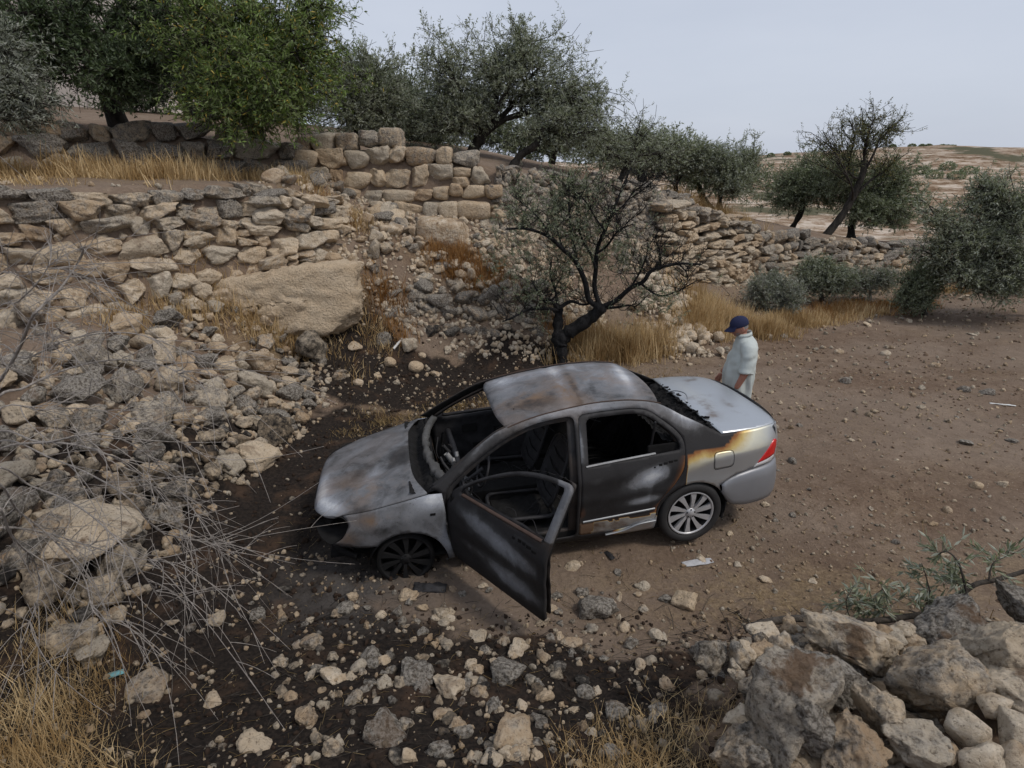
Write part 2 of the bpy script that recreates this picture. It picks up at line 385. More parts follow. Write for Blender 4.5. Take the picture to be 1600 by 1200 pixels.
# ================================================================ stones
M_STONE = mat_stone('limestone', 1.0, False, .45); M_STONE_BIG = mat_stone('limestone_boulder', .9, False, .85); M_GRAVEL = mat_stone('limestone_chips', 1.0, True)
def ico(sub):
    bm = bmesh.new(); bmesh.ops.create_icosphere(bm, subdivisions=sub, radius=1.0)
    V = np.array([v.co[:] for v in bm.verts]); Fc = np.array([[v.index for v in f.verts] for f in bm.faces]); bm.free(); return V, Fc
ICO = {k: ico(k) for k in (1, 2, 3, 4, 5)}
def rock_shape(sub, seed, box=0.0, cuts=8, rough=.12, cutd=(.55, .85), freq=1.3, crack=0.0, ridge=.5):
    r = np.random.default_rng(seed); V, Fc = ICO[sub]; P = V.copy()
    if box > 0:
        e = 2+box; n = (np.abs(P)**e).sum(1)**(1/e); P = P/n[:, None]
    for _ in range(cuts):
        n = r.normal(size=3); n /= np.linalg.norm(n); d = r.uniform(*cutd)
        k = P@n-d; P = P-np.clip(k, 0, None)[:, None]*n*.93
    s = seed*3.17
    N = P/(np.linalg.norm(P, axis=1)[:, None]+1e-9)
    disp = np.array([fbm(p, 5 if sub > 3 else 3, freq, s)-ridge*abs(fbm(p, 4, freq*1.6, s+21)) for p in P])
    P = P+N*(disp*rough)[:, None]
    if crack:
        c = np.array([abs(fbm(p, 3, 1.1, s+40)) for p in P]); P = P-N*(np.exp(-(c/.05)**2)*crack)[:, None]
    # normalise half extents to 1
    lo, hi = P.min(0), P.max(0); P = (P-(lo+hi)/2)/((hi-lo)/2)
    return P, Fc
def block_shape(sub, seed, ncut=7, cutd=(.95, 1.3), rough=.09, freq=1.8, sq=9, shear=.22):
    r = np.random.default_rng(seed); V, Fc = ICO[sub]; n = (np.abs(V)**sq).sum(1)**(1/sq); P = V/n[:, None]
    a = r.normal(size=6)*shear; x, y, z = P.T.copy()
    P = np.stack([x*(1+a[0]*z)+a[1]*.3*z, y, z*(1+a[2]*x)+a[3]*.4*x], 1)
    for _ in range(ncut):
        nn = r.normal(size=3); nn /= np.linalg.norm(nn); d = r.uniform(*cutd)*np.abs(nn).sum()*.60; k = P@nn-d; P = P-np.clip(k, 0, None)[:, None]*nn
    s_ = seed*2.71; N = P/(np.linalg.norm(P, axis=1)[:, None]+1e-9)
    disp = np.array([fbm(p, 4, freq, s_)-.45*abs(fbm(p, 3, freq*1.7, s_+9)) for p in P]); P = P+N*(disp*rough)[:, None]
    lo, hi = P.min(0), P.max(0); return (P-(lo+hi)/2)/((hi-lo)/2), Fc
def block_mesh(name, sub, seed, mat, **kw):
    P, Fc = block_shape(sub, seed, **kw); return mesh_np(name, P, Fc, [mat])
def rock_mesh(name, sub, seed, mat, **kw):
    P, Fc = rock_shape(sub, seed, **kw); return mesh_np(name, P, Fc, [mat])
BLOCKS = [block_mesh('block', 3, 100+i, M_STONE, ncut=5, cutd=(1.0, 1.3), rough=.10, sq=6, shear=.10) for i in range(14)]
WALLST = [block_mesh('wall_stone', 4, 150+i, M_STONE, ncut=9, cutd=(.80, 1.2), rough=.15) for i in range(22)]
ROUGH = [rock_mesh('rough_stone', 3, 200+i, M_STONE, box=1.2, cuts=9, rough=.13, cutd=(.6, .9)) for i in range(20)]
SHARP = [rock_mesh('sharp_rock', 3, 300+i, M_STONE, box=.6, cuts=12, rough=.15, cutd=(.45, .8), freq=1.7) for i in range(20)]
SHARPF = [rock_mesh('near_rock', 4, 350+i, M_STONE, box=.6, cuts=11, rough=.20, cutd=(.5, .82), freq=1.5, crack=.05) for i in range(14)]
ROUND = [rock_mesh('round_rock', 3, 400+i, M_STONE, box=.2, cuts=5, rough=.10, cutd=(.7, .95)) for i in range(8)]
FLAT = [rock_mesh('flat_rock', 3, 450+i, M_STONE, box=1.5, cuts=10, rough=.12, cutd=(.6, .9)) for i in range(6)]

def stone(me, parent, loc, axes, scale, col, jit=.12, name='stone'):
    o = bpy.data.objects.new(name, me)
    R = Matrix((axes[0], axes[1], axes[2])).transposed()
    q = R.to_quaternion() @ Euler((random.gauss(0, jit), random.gauss(0, jit), random.gauss(0, jit))).to_quaternion()
    o.rotation_mode = 'QUATERNION'; o.rotation_quaternion = q
    o.location = loc; o.scale = scale; o.color = (*col, 1); COL.objects.link(o); o.parent = parent
    return o

def lay_wall(root, B, T, zb, zt, w0, h0, meshes, colf, depth=.17, jit=.1, zj=.18, limit=300, batter=0.0, var=.5, flip=.5, over=1.06, fill=None):
    """dry-stone face: courses of single stones between a base line B and a top line T (plan), zb/zt heights per vertex"""
    B = np.array(B, float); T = np.array(T, float); L = np.concatenate([[0], np.cumsum(np.linalg.norm(np.diff(B, axis=0), axis=1))])
    def at(s):
        return (np.array([np.interp(s, L, B[:, k]) for k in (0, 1)]), np.array([np.interp(s, L, T[:, k]) for k in (0, 1)]), np.interp(s, L, zb), np.interp(s, L, zt))
    cells = []
    z = min(zb)-.05; zmax = max(zt); ci = 0
    while z < zmax:
        h = h0*random.uniform(1-zj, 1+zj)*(1.15-.25*min(1, (z-min(zb))/(zmax-min(zb)+.01)))
        s = -random.uniform(0, w0)
        while s < L[-1]:
            w = w0*random.uniform(1-var, 1+var); hh = h*random.uniform(.86, 1.12); sc = s+w/2
            if 0 <= sc <= L[-1]:
                b, t, z0, z1 = at(sc); zc = z+h/2+random.gauss(0, .025)+.05*math.sin(sc*1.7+ci)
                if z0-.12 < zc < z1+h*.15:
                    # sometimes one tall cell is two thin stones
                    if w < w0*.95 and h > h0*.9 and random.random() < .10:
                        cells.append((sc, zc-h*.27, w, hh*.5)); cells.append((sc, zc+h*.25, w, hh*.48))
                    else: cells.append((sc, zc, w, hh))
            s += w
        z += h; ci += 1
    cells.sort(key=lambda c: -c[2]*c[3])
    extra = []
    for k, (sc, zc, w, h) in enumerate(cells):
        b, t, z0, z1 = at(sc); f = np.clip((zc-z0)/(z1-z0+1e-6), -.1, 1.1); p = b+(t-b)*f
        b2 = at(min(L[-1], sc+.1))[0]; b1 = at(max(0, sc-.1))[0]; d = b2-b1; d = d/np.linalg.norm(d)
        xax = Vector((d[0], d[1], 0)); run = np.linalg.norm(t-b); out = Vector((d[1], -d[0], 0))
        yax = -out; up = Vector((0, 0, 1))
        lean = math.atan2(run, max(.1, z1-z0))
        dd = depth*random.uniform(.85, 1.25)
        loc = Vector((p[0], p[1], zc))+out*(random.uniform(-.03, .05)-dd*.12)
        sgn = random.choice((-1, 1)); x2 = xax*sgn; y2 = yax*sgn
        if k < limit:
            stone(random.choice(meshes), root, loc, (x2, y2, up), (w*.5*over, dd, h*.5*over), colf(sc, f, zc), jit)
        else: extra.append((loc, (x2, y2, up), (w*.5*over, dd, h*.5*over)))
    return extra, at, L[-1]

def chips(name, items, parent, col, mats=None, sub=2, protos=None):
    """many tiny stones as one mesh; items: (loc, axes, scale)"""
    protos = protos or [block_shape(sub, 500+i, ncut=6, cutd=(.7, 1.15), rough=.25, freq=1.6, sq=5, shear=.35) for i in range(8)]
    Vs, Fs, off = [], [], 0
    for i, (loc, ax, sc) in enumerate(items):
        P, Fc = protos[i % len(protos)]
        R = np.array([list(ax[0]), list(ax[1]), list(ax[2])]).T
        Vs.append((P*np.array(sc))@R.T+np.array(loc)); Fs.append(Fc+off); off += len(P)
    o = obj(name, mesh_np(name, np.concatenate(Vs), np.concatenate(Fs), [mats or M_GRAVEL]), parent)
    o['kind'] = 'stuff'; o.color = (*col, 1); return o
def rnd_axes():
    q = Euler((random.uniform(0, 6.3), random.uniform(0, 6.3), random.uniform(0, 6.3))).to_matrix(); return q[0], q[1], q[2]
def yaw_axes(n=None, tilt=.25):
    q = (Euler((random.gauss(0, tilt), random.gauss(0, tilt), random.uniform(0, 6.3))).to_matrix()).transposed()
    return q[0], q[1], q[2]
def sub_line(P, i0, i1): return P[i0:i1+1]
def dens(P, n=6):
    out = []
    for a, b in zip(P[:-1], P[1:]):
        for k in range(n): out.append(a+(b-a)*k/n)
    out.append(P[-1]); return np.array(out)
def wall_thing(label): r = empty('stone_wall'); tag(r, label, 'stone wall'); return r

# --- lower terrace wall on the left
r = wall_thing('rough dry stone terrace wall of cream and grey blocks on the left, below the strip of dry grass')
B = dens(W1B[1:]-0.0, 5); T = B+(W1T[0]-W1B[0]); zb = hgt(B[:, 0]+.3, B[:, 1]-.3)-.3
zt = np.interp(B[:, 0], [-9, -6.2, -4.6, -3.9], [3.10, 3.06, 3.02, 2.98])
def c1(s, f, z): return (np.clip(-.05+.62*f**1.6+random.gauss(0, .10), 0, .95), max(0, random.gauss(-.02, .04)), np.clip(.95-.5*f+random.gauss(0, .25), 0, 1))
ex1, at1, L1 = lay_wall(r, B, T, zb, zt, .40, .25, WALLST, c1, depth=.22, jit=.09, zj=.22, var=.42, over=1.2)
# wedge stones filling the joints
items = []
for k in range(150):
    s = random.uniform(0, L1); b, t, z0, z1 = at1(s); f = random.uniform(0, 1); p = b+(t-b)*f
    items.append(((p[0]+.02, p[1]-.02, z0+(z1-z0)*f), rnd_axes(), [random.uniform(.04, .09) for _ in range(3)]))
chips('joint_chips', items+ex1, r, (.25, .03, .6))
W1ROOT = r
# the wall's broken end turns back into the slope
Br = dens(np.array([(-3.85,9.55),(-3.35,10.0),(-3.05,10.7),(-3.0,11.6)]), 3); Tr = Br+np.array([-.30, .12])
lay_wall(r, Br, Tr, hgt(Br[:, 0]+.35, Br[:, 1]-.1)-.25, np.linspace(2.98, 2.75, len(Br)), .36, .22, WALLST, lambda s, f, z: (np.clip(random.gauss(.3, .2), 0, 1), 0, .7), depth=.22, jit=.22, zj=.3, over=1.2, limit=90)

# --- upper walls: dark left part, squared blocks, rubble, low far wall
def seg(i0, i1, n=5): return dens(WBB[i0:i1+1], n), dens(WBT[i0:i1+1], n)
def zz(B, T): return hgt(B[:, 0]+.12, B[:, 1]-.3), hgt(T[:, 0], T[:, 1]+.25)
r = wall_thing('dark weathered retaining wall behind the dry grass strip, under the overhanging trees')
B, T = seg(1, 2); zb, zt = zz(B, T); zb = np.minimum(zb, 3.35)-.05; zt = np.linspace(4.1, 3.85, len(B))
lay_wall(r, B, T, zb, zt, .55, .33, WALLST, lambda s, f, z: (np.clip(random.gauss(.55, .15), 0, 1), max(0, random.gauss(.10, .05)), .15), depth=.22, jit=.14, zj=.2, over=1.15)
r = wall_thing('retaining wall of squared tan stone blocks in the middle, above the slope with dry grass tufts')
B, T = seg(2, 3, 8); zb, zt = zz(B, T); zb = np.interp(B[:, 0], [-4.3, -3.4, -2, -.4], [3.0, 2.45, 2.25, 2.0]); zt = np.interp(B[:, 0], [-4.3, -3.2, -2.3, -.9, -.3], [3.85, 3.92, 3.85, 3.5, 3.3])
lay_wall(r, B, T, zb, zt,   .43, .285, BLOCKS+WALLST[:8], lambda s, f, z: (np.clip(random.gauss(.12+.3*f*f, .12), 0, 1), 0, np.clip(random.gauss(.30, .2), 0, 1)), depth=.2, jit=.05, zj=.28, var=.5, over=1.16)
r = wall_thing('tumbling rubble wall of small grey and tan stones behind the burnt olive tree')
B, T = seg(3, 8, 6); zb, zt = zz(B, T); zb -= .08
zt = np.interp(np.arange(len(B))/6, [0, 1, 2, 3, 4, 5], [3.32, 3.22, 3.02, 2.66, 2.15, 1.7])
T2 = B[16:]+(T[16:]-B[16:])*.35
lay_wall(r, B[16:], T2, zb[16:]-.1, zt[16:]-.12, .50, .215, WALLST, lambda s, f, z: (np.clip(.02+.5*f**2+random.gauss(0, .1), 0, .9), 0, np.clip(.35+random.gauss(0, .2), 0, 1)), depth=.24, jit=.10, zj=.25, var=.45, limit=130, over=1.14)
B, T, zb, zt = B[:20], T[:20], zb[:20], zt[:20]
def c3(s, f, z): return (np.clip(.05+.8*f+random.gauss(0, .15), 0, .95), 0, np.clip(.45+random.gauss(0, .3), 0, 1))
ex, at3, L3 = lay_wall(r, B, T, zb, zt, .40, .20, WALLST+SHARP, c3, depth=.19, jit=.28, zj=.3, var=.6, limit=168, over=1.16)
ex = [(l, rnd_axes() if random.random() < .4 else a, s) for l, a, s in ex]
for k in range(900):
    s = random.uniform(0, L3); b, t, z0, z1 = at3(s); f = random.betavariate(1.3, 1.1); p = b+(t-b)*f
    sz = random.uniform(.04, .10); ex.append(((p[0]+.05, p[1]-.10, z0+(z1-z0)*f+.02), rnd_axes(), [sz*random.uniform(.7, 1.4) for _ in range(3)]))
chips('rubble', ex, r, (.55, .04, .35), sub=2)
r = wall_thing('low rough stone wall at the far side of the dirt field, behind the grey bushes')
B, T = seg(8, 11, 8); zb, zt = zz(B, T); zb -= .06; zt = np.interp(B[:, 0], [7, 10, 13.6, 18.5], [1.72, 1.22, .9, .72])
ex, at4, L4 = lay_wall(r, B, T, zb, zt, .46, .26, WALLST+ROUGH, lambda s, f, z: (np.clip(.3+.4*f+random.gauss(0, .15), 0, 1), 0, .35), depth=.22, jit=.2, zj=.3, var=.55, over=1.14)
for k in range(260):
    s = random.uniform(0, L4); b, t, z0, z1 = at4(s); f = random.betavariate(1.6, 1.0); p = b+(t-b)*f
    sz = random.uniform(.05, .11); ex.append(((p[0], p[1]-.05, z0+(z1-z0)*f+.02), rnd_axes(), [sz*random.uniform(.7, 1.4) for _ in range(3)]))
chips('rubble', ex, r, (.4, 0, .4), sub=2)
# --- short retaining face of grey stones behind the car's roof, at the foot of the slope
r = wall_thing('short bank wall of grey lichened stones above the scorched ground, left of the burnt olive tree')
B = dens(np.array([(-2.35,10.0),(-1.2,10.3),(0,10.62),(1.05,10.85)]), 4); T = B+np.array([.0,.45]); zb = hgt(B[:, 0], B[:, 1]-.15)-.05; zt = np.interp(B[:, 0], [-2.4, -1.2, 0, 1.05], [1.25, 1.3, 1.25, 1.0])
ex, at5, L5 = lay_wall(r, B, T, zb, zt, .40, .27, ROUGH+SHARP, lambda s, f, z: (np.clip(random.gauss(.72, .15), 0, 1), np.clip(.42-.75*f+random.gauss(0, .1), 0, .8), .3), depth=.2, jit=.3, zj=.25, var=.5)
chips('rubble', ex+[((*(lambda q: (q[0], q[1]-.08))(at5(s)[0]+(at5(s)[1]-at5(s)[0])*f), at5(s)[2]+(at5(s)[3]-at5(s)[2])*f), rnd_axes(), [random.uniform(.04, .09)]*3) for s, f in zip(rng.uniform(0, L5, 120), rng.uniform(0, 1, 120))], r, (.5, .1, .4), sub=2)

# --- great cut block, set in the slope
def boulder(name, label, seed, loc, dims, rot, col, sub=5, **kw):
    P, Fc = rock_shape(sub, seed, **kw)
    P = P*np.array(dims)
    o = obj(name, mesh_np(name, P, Fc, [M_STONE_BIG]), None, loc, rot); o.color = (*col, 1)
    tag(o, label, 'boulder'); return o
P, Fc = rock_shape(5, 77, box=12.0, cuts=3, rough=.03, cutd=(1.15, 1.3))
w = sstep(1.0, -1.0, P[:, 0])
P = P*np.array([1.42, .62, .62]); P[:, 2] += w*(-.20)*(P[:, 2] > 0)-.10*w; P[:, 2] -= .14*sstep(.2, -1.2, P[:, 0])*(P[:, 2] < 0)
P[:, 1] += .25*w
strata = np.array([.9*fbm((p[0]*1.6+p[2], p[1]*2, p[2]*8+p[0]*4.0), 5, 1.9, 3.3)-1.0*abs(fbm((p[0]*1.3, p[1], p[2]*9+p[0]*5), 4, 1.4, 7.7))+.6*fbm(p, 5, 7, 9.)+.5*fbm(p, 3, 1.5, 2.) for p in P])
N = P/np.linalg.norm(P, axis=1)[:, None]; P = P+N*(strata*.085)[:, None]
blk = obj('boulder', mesh_np('boulder', P, Fc, [mat_stone('hewn_stone', 1.0)]), None, (-3.95, 9.42, 1.30), (math.radians(-9), math.radians(2), math.radians(14))); blk.color = (.18, .06, .15, 1)
tag(blk, 'huge tan block with a flat hewn face, below the squared-block wall', 'boulder')
boulder('boulder', 'pale smooth slab leaning at the foot of the squared-block wall', 78, (-1.35, 11.72, 2.12), (.55, .35, .30), (.1, .12, .1), (.12, 0, .9), 4, box=1.5, cuts=6, rough=.05, cutd=(.8, 1))
# ================================================================ vegetation
def mat_leaf(name, top, back, dry=None, dryf=.0, trans=.25):
    t = NT(name); g = t.n('NewGeometry'); r = g.outputs['Random Per Island']
    lo = tuple(c*.62 for c in top); hi = tuple(c*1.45 for c in top)
    c = t.mixc(r, lo, hi)
    if dry is not None:
        r2 = t.math('FRACT', t.math('MULTIPLY', r, 37.3)); c = t.mixc(t.mr(r2, 1-dryf-.02, 1-dryf+.02), c, dry)
    c = t.mixc(g.outputs['Backfacing'], c, t.mixc(r, tuple(x*.75 for x in back), tuple(x*1.2 for x in back)))
    b = t.n('BsdfPrincipled'); t.l(c, b.inputs['Base Color']); b.inputs['Roughness'].default_value = .48; b.inputs['Specular IOR Level'].default_value = .35
    tr = t.n('BsdfTranslucent'); t.l(t.mixc(1.0, c, (1.1, 1.25, .7), 'MULTIPLY'), tr.inputs['Color'])
    mx = t.n('MixShader'); mx.inputs[0].default_value = trans; t.l(b.outputs[0], mx.inputs[1]); t.l(tr.outputs[0], mx.inputs[2])
    t.l(mx.outputs[0], t.out.inputs['Surface']); return t.m
M_OLIVE = mat_leaf('olive_leaf', (.185, .200, .130), (.34, .355, .29))
M_OLIVE_D = mat_leaf('olive_leaf_dark', (.145, .168, .096), (.27, .29, .21))
M_ALMOND = mat_leaf('almond_leaf', (.13, .19, .045), (.18, .22, .09), (.48, .36, .08), .09)
M_CAROB = mat_leaf('dark_leaf', (.062, .088, .036), (.10, .13, .07))
M_GREYLEAF = mat_leaf('grey_leaf', (.17, .18, .14), (.31, .32, .275))
M_YEL = mat_leaf('sparse_leaf', (.10, .105, .04), (.16, .16, .09), (.30, .22, .06), .2)
def mat_bark(name, a, b, scale=9):
    t = NT(name); c = t.coord(); mp = t.n('Mapping'); mp.inputs['Scale'].default_value = (1, 1, .35); t.l(c, mp.inputs[0])
    n = t.noise(scale, 8, .7, mp.outputs[0]); n2 = t.noise(scale*4, 5, .7, mp.outputs[0])
    t.bsdf(t.mixc(t.mr(n, .3, .7), a, b), .9, 0, t.bump(t.math('ADD', n, t.math('MULTIPLY', n2, .4)), .9, .04), .15); return t.m
M_BARK = mat_bark('bark', (.035, .030, .026), (.115, .098, .082))
M_BARK_D = mat_bark('dark_bark', (.018, .016, .014), (.062, .054, .046))
M_CHAR = mat_bark('charred_bark', (.006, .006, .006), (.030, .029, .030))
M_TWIG = mat_bark('grey_twig', (.30, .265, .235), (.52, .47, .425), 20)

def leaves_np(P, D, L, Wd, r, droop=0.0):
    """rhombic leaves: points P, directions D, lengths L, widths Wd"""
    n = len(P); D = D/np.linalg.norm(D, axis=1)[:, None]
    D = D-np.array([0, 0, droop])*r.uniform(.3, 1.2, n)[:, None]; D /= np.linalg.norm(D, axis=1)[:, None]
    U = r.normal(size=(n, 3)); S = np.cross(D, U); S /= np.linalg.norm(S, axis=1)[:, None]+1e-9
    L = L[:, None]; Wd = Wd[:, None]; N = np.cross(S, D)
    V = np.stack([P, P+D*L*.45+S*Wd+N*L*.04, P+D*L, P+D*L*.45-S*Wd+N*L*.04], 1).reshape(-1, 3)
    F = np.arange(n*4).reshape(-1, 4); return V, F
def curve3(a, b, bend, r, n=6, sag=0.0):
    a = np.array(a, float); b = np.array(b, float); L = np.linalg.norm(b-a); t = np.linspace(0, 1, n)[:, None]
    off = r.normal(size=3)*bend*L; off2 = r.normal(size=3)*bend*L*.5
    return a+(b-a)*t+off*(t*(1-t)*4*.6)+off2*np.sin(t*np.pi*2)*.5+np.array([0, 0, sag*L])*(t*(1-t)*4)
def make_tree(name, label, cat, trunk, r0, blobs, seed, leaf=None, leaf_len=.06, leaf_w=.007, n_sec=22, n_twig=11, n_leaf=14, twig_len=.32, bark=None, droop=.15, up=.25, group=None, r_tip=.012, sides=6, shell=.45, limb_bend=.12, twig_r=.0035, limbs_from=.55, sec_len=99):
    r = np.random.default_rng(seed); bark = bark or M_BARK
    trunk = catmull(trunk, 6); base = trunk[0].copy()
    root = empty(name, tuple(base)); tag(root, label, cat, group)
    loc = lambda A: np.asarray(A)-base
    rad = np.linspace(r0, r0*.62, len(trunk)); rad[0] *= 1.35; rad[1] *= 1.12
    rad = rad*(1+.10*r.normal(size=len(rad)))
    V, F = tubes([loc(trunk)], [rad], 10); obj('trunk', mesh_np('trunk', V, F, [bark]), root)
    lp, lr, tp, trd, LP, LD = [], [], [], [], [], []
    for (bc, br, wt) in blobs:
        bc = np.array(bc, float); br = np.array(br, float)*np.ones(3)
        i = int(len(trunk)*r.uniform(limbs_from, 1.0))-1; st = trunk[max(0, min(len(trunk)-1, i))]
        limb = curve3(st, bc+np.array([0, 0, .25*br[2]]), limb_bend, r, 9); rr = r0*.5*max(.45, min(1, br.mean()/1.2))
        lr_ = np.linspace(rr, r_tip, 9); V, F = tubes([loc(limb)], [lr_], 7); obj('limb', mesh_np('limb', V, F, [bark]), root)
        for k in range(int(n_sec*wt)):
            u = r.normal(size=3); u /= np.linalg.norm(u); q = bc+br*u*(r.uniform(0, 1)**shell)
            s0 = limb[int(r.uniform(.35, 1)*8)]
            if np.linalg.norm(q-s0) > sec_len: s0 = q-(q-s0)/np.linalg.norm(q-s0)*sec_len
            sec = curve3(s0, q, .16, r, 6); tp.append(sec); trd.append(np.linspace(r_tip*1.1, twig_r*1.3, 6))
            out = (q-bc)/br
            for m in range(n_twig):
                f = r.uniform(.25, 1); p = sec[int(f*5)]; d = r.normal(size=3)*.75+out*.55+np.array([0, 0, up]); d /= np.linalg.norm(d)
                tl = twig_len*r.uniform(.5, 1.3); e = p+d*tl; tw = curve3(p, e, .10, r, 4, -.04)
                tp.append(tw); trd.append(np.linspace(twig_r, twig_r*.5, 4))
                if leaf is not None:
                    nl = int(n_leaf*r.uniform(.6, 1.3)); t = r.uniform(.1, 1.05, nl)[:, None]
                    LP.append(p+(e-p)*t+r.normal(size=(nl, 3))*.008); LD.append(d*.55+r.normal(size=(nl, 3))*.6)
    V, F = tubes([loc(x) for x in tp], trd, 3); o = obj('twigs', mesh_np('twigs', V, F, [bark]), root); o['kind'] = 'stuff'
    if leaf is not None:
        P = np.concatenate(LP); D = np.concatenate(LD); n = len(P)
        V, F = leaves_np(loc(P), D, leaf_len*r.uniform(.65, 1.25, n), leaf_w*r.uniform(.8, 1.3, n), r, droop)
        o = obj('crown', mesh_np('crown', V, F, [leaf], False), root); o['kind'] = 'stuff'
        root['n'] = n; del root['n']
    return root
CS = 1.5
def B(px, py, Y, rx, ry, rz, w=1.0): return (tuple(atY(px, py, Y)), (rx*CS, ry*CS, rz*CS), w*1.5)
def at_ground(px, Y):
    d = ray(px, 600); x = d[0]*Y/d[1]
    # follow the ground at this depth: px fixes the bearing
    for _ in range(4):
        z = hz(x, Y); depth = Y*math.cos(CAM_P)+(CAM_H-z)*math.sin(CAM_P); x = (px-800)/CAM_F*depth
    return np.array([x, Y, hz(x, Y)])
def trunk_to(px, Y, tip, bend=.15, seed=0, n=4):
    g = at_ground(px, Y)-np.array([0, 0, .08]); r = np.random.default_rng(seed); return curve3(g, tip, bend, r, n)

# olive trees along the top of the terrace
make_tree('olive_tree', 'large spreading olive tree with open dark limbs above the middle of the wall', 'tree', trunk_to(735, 15.5, atY(760, 190, 15.5), .1, 1), .17,
  [B(690,110,15.3,1.0,1.1,.75), B(770,110,15.8,1.2,1.2,.9,1.2), B(850,120,15.3,1.1,1.1,.75), B(905,160,15.2,.95,.9,.55), B(720,185,15.2,1.0,.9,.5), B(830,75,16,1.0,1,.6,.8), B(660,180,15.6,.7,.8,.7), B(940,190,15.4,.6,.7,.4,.6)], 3, M_OLIVE, .085, .0095, 30, 12, 17, .38, M_BARK_D)
make_tree('olive_tree', 'olive tree with a bent black stem beside the large spreading olive', 'tree', trunk_to(800, 14.6, atY(850, 200, 14.6), .1, 2), .11,
  [B(880,195,14.6,.9,.8,.45,.8), B(930,215,14.6,.7,.7,.4,.7), B(830,215,14.8,.6,.6,.35,.5)], 4, M_OLIVE, .08, .009, 22, 10, 13, .34, M_BARK_D)
make_tree('olive_tree', 'hazy grey green olive tree between the bright green tree and the large olive', 'tree', trunk_to(560, 15.2, atY(570, 165, 15.2), .1, 5), .13,
  [B(570,120,15.2,.8,.8,.7), B(545,175,15,.8,.8,.6), B(610,185,15.4,.8,.8,.55), B(600,135,15.8,.6,.7,.6,.8), B(520,140,15.6,.7,.7,.8,.8)], 6, M_OLIVE, .085, .009, 28, 11, 16, .36, M_BARK_D)
make_tree('olive_tree', 'thin open olive with bare upright branches behind the rubble wall', 'tree', trunk_to(968, 16.2, atY(985, 240, 16.2), .12, 7), .085,
  [B(1000,205,16.2,.55,.5,.75,.8), B(945,235,16.2,.6,.5,.45,.7), B(1040,250,16.4,.6,.5,.4,.9), B(985,250,16.0,.6,.5,.35,.6)], 8, M_OLIVE, .085, .009, 17, 7, 8, .34, M_BARK_D)
make_tree('olive_tree', 'row of low olive foliage along the terrace edge, left of the gap with golden grass', 'tree', trunk_to(1060, 20, atY(1060, 262, 20), .12, 9), .10,
  [B(1055,250,20,1.0,.8,.6), B(1010,262,19.5,.9,.8,.5,.8), B(1085,255,20.5,.7,.8,.5)], 10, M_OLIVE, .09, .011, 24, 11, 14, .38, M_BARK_D)
make_tree('olive_tree', 'feathery olive bush with upright sprays beside the golden grass gap', 'tree', trunk_to(1125, 19, atY(1130, 275, 19), .12, 11), .09,
  [B(1135,262,19,.85,.8,.6), B(1165,250,19.2,.6,.6,.6,.8), B(1105,250,19.2,.6,.6,.45,.8), B(1150,290,18.8,.7,.7,.4)], 12, M_OLIVE, .09, .011, 26, 11, 15, .40, M_BARK_D, up=.6)
make_tree('olive_tree', 'dense dark olive clump low behind the far wall, left of the half bare tree', 'tree', trunk_to(1235, 24, atY(1240, 290, 24), .12, 13), .13,
  [B(1220,285,24,.9,.9,.6), B(1265,260,24.3,1.0,.9,.6), B(1225,315,23.6,.95,.8,.45), B(1290,300,23.8,.9,.9,.6), B(1255,300,23.5,.7,.8,.55)], 14, M_OLIVE_D, .10, .013, 26, 11, 15, .40, M_BARK_D)
make_tree('almond_tree', 'half bare tree with a bent black trunk rising over the far wall', 'tree', [at_ground(1290, 21)-np.array([0,0,.1]), atY(1320,330,21), atY(1345,280,21), atY(1352,250,21)], .14,
  [B(1365,195,21,.65,.7,.6,1.2), B(1405,205,21.2,.55,.6,.5,1.1), B(1285,212,21,.6,.6,.32,1.2), B(1325,195,20.6,.45,.5,.36,1.0), B(1400,250,21,.7,.7,.35,.9), B(1345,175,21.3,.5,.5,.35,.8)], 15, M_YEL, .075, .011, 15, 8, 9, .34, M_BARK_D, limbs_from=.45, twig_r=.004, r_tip=.014, limb_bend=.2)
CS = 1.75
make_tree('olive_tree', 'wide dark green olive right behind the half bare tree', 'tree', trunk_to(1330, 22.5, atY(1345, 315, 22.5), .15, 16), .16,
  [B(1330,300,22.3,1.1,1,.6), B(1390,300,22.5,1.1,1,.75), B(1300,270,22.6,.8,.8,.6), B(1410,330,22,.75,.8,.5), B(1370,335,21.8,.9,.7,.35), B(1400,270,22.8,.8,.8,.5)], 17, M_OLIVE_D, .10, .0135, 28, 12, 17, .42, M_BARK_D)
CS = 1.22
# big olive on the right edge, reaching into the field
make_tree('olive_tree', 'grey green olive tree hanging into the frame at the right, over the field edge', 'tree', [at_ground(1640, 13.2)-np.array([0,0,.1]), atY(1625,450,13.2), atY(1610,400,13.2)], .16,
  [B(1590,330,13,1.0,1,.7), B(1520,385,13,.75,.8,.5), B(1600,420,12.6,1.0,.9,.65), B(1560,300,13.4,.6,.7,.6,.7), B(1480,370,13.4,.7,.6,.35,.8), B(1650,280,13.5,.9,.9,.6,.9), B(1545,455,12.6,.55,.6,.35,.6), B(1660,390,13,1,1,.9), B(1455,395,13.2,.5,.5,.28,.7), B(1500,430,12.9,.5,.5,.3,.8), B(1450,330,13.4,.45,.5,.35,.5), B(1525,300,13.4,.5,.5,.4,.6)], 18, M_OLIVE, .082, .0095, 30, 12, 15, .36, M_BARK_D)
CS = 1.5
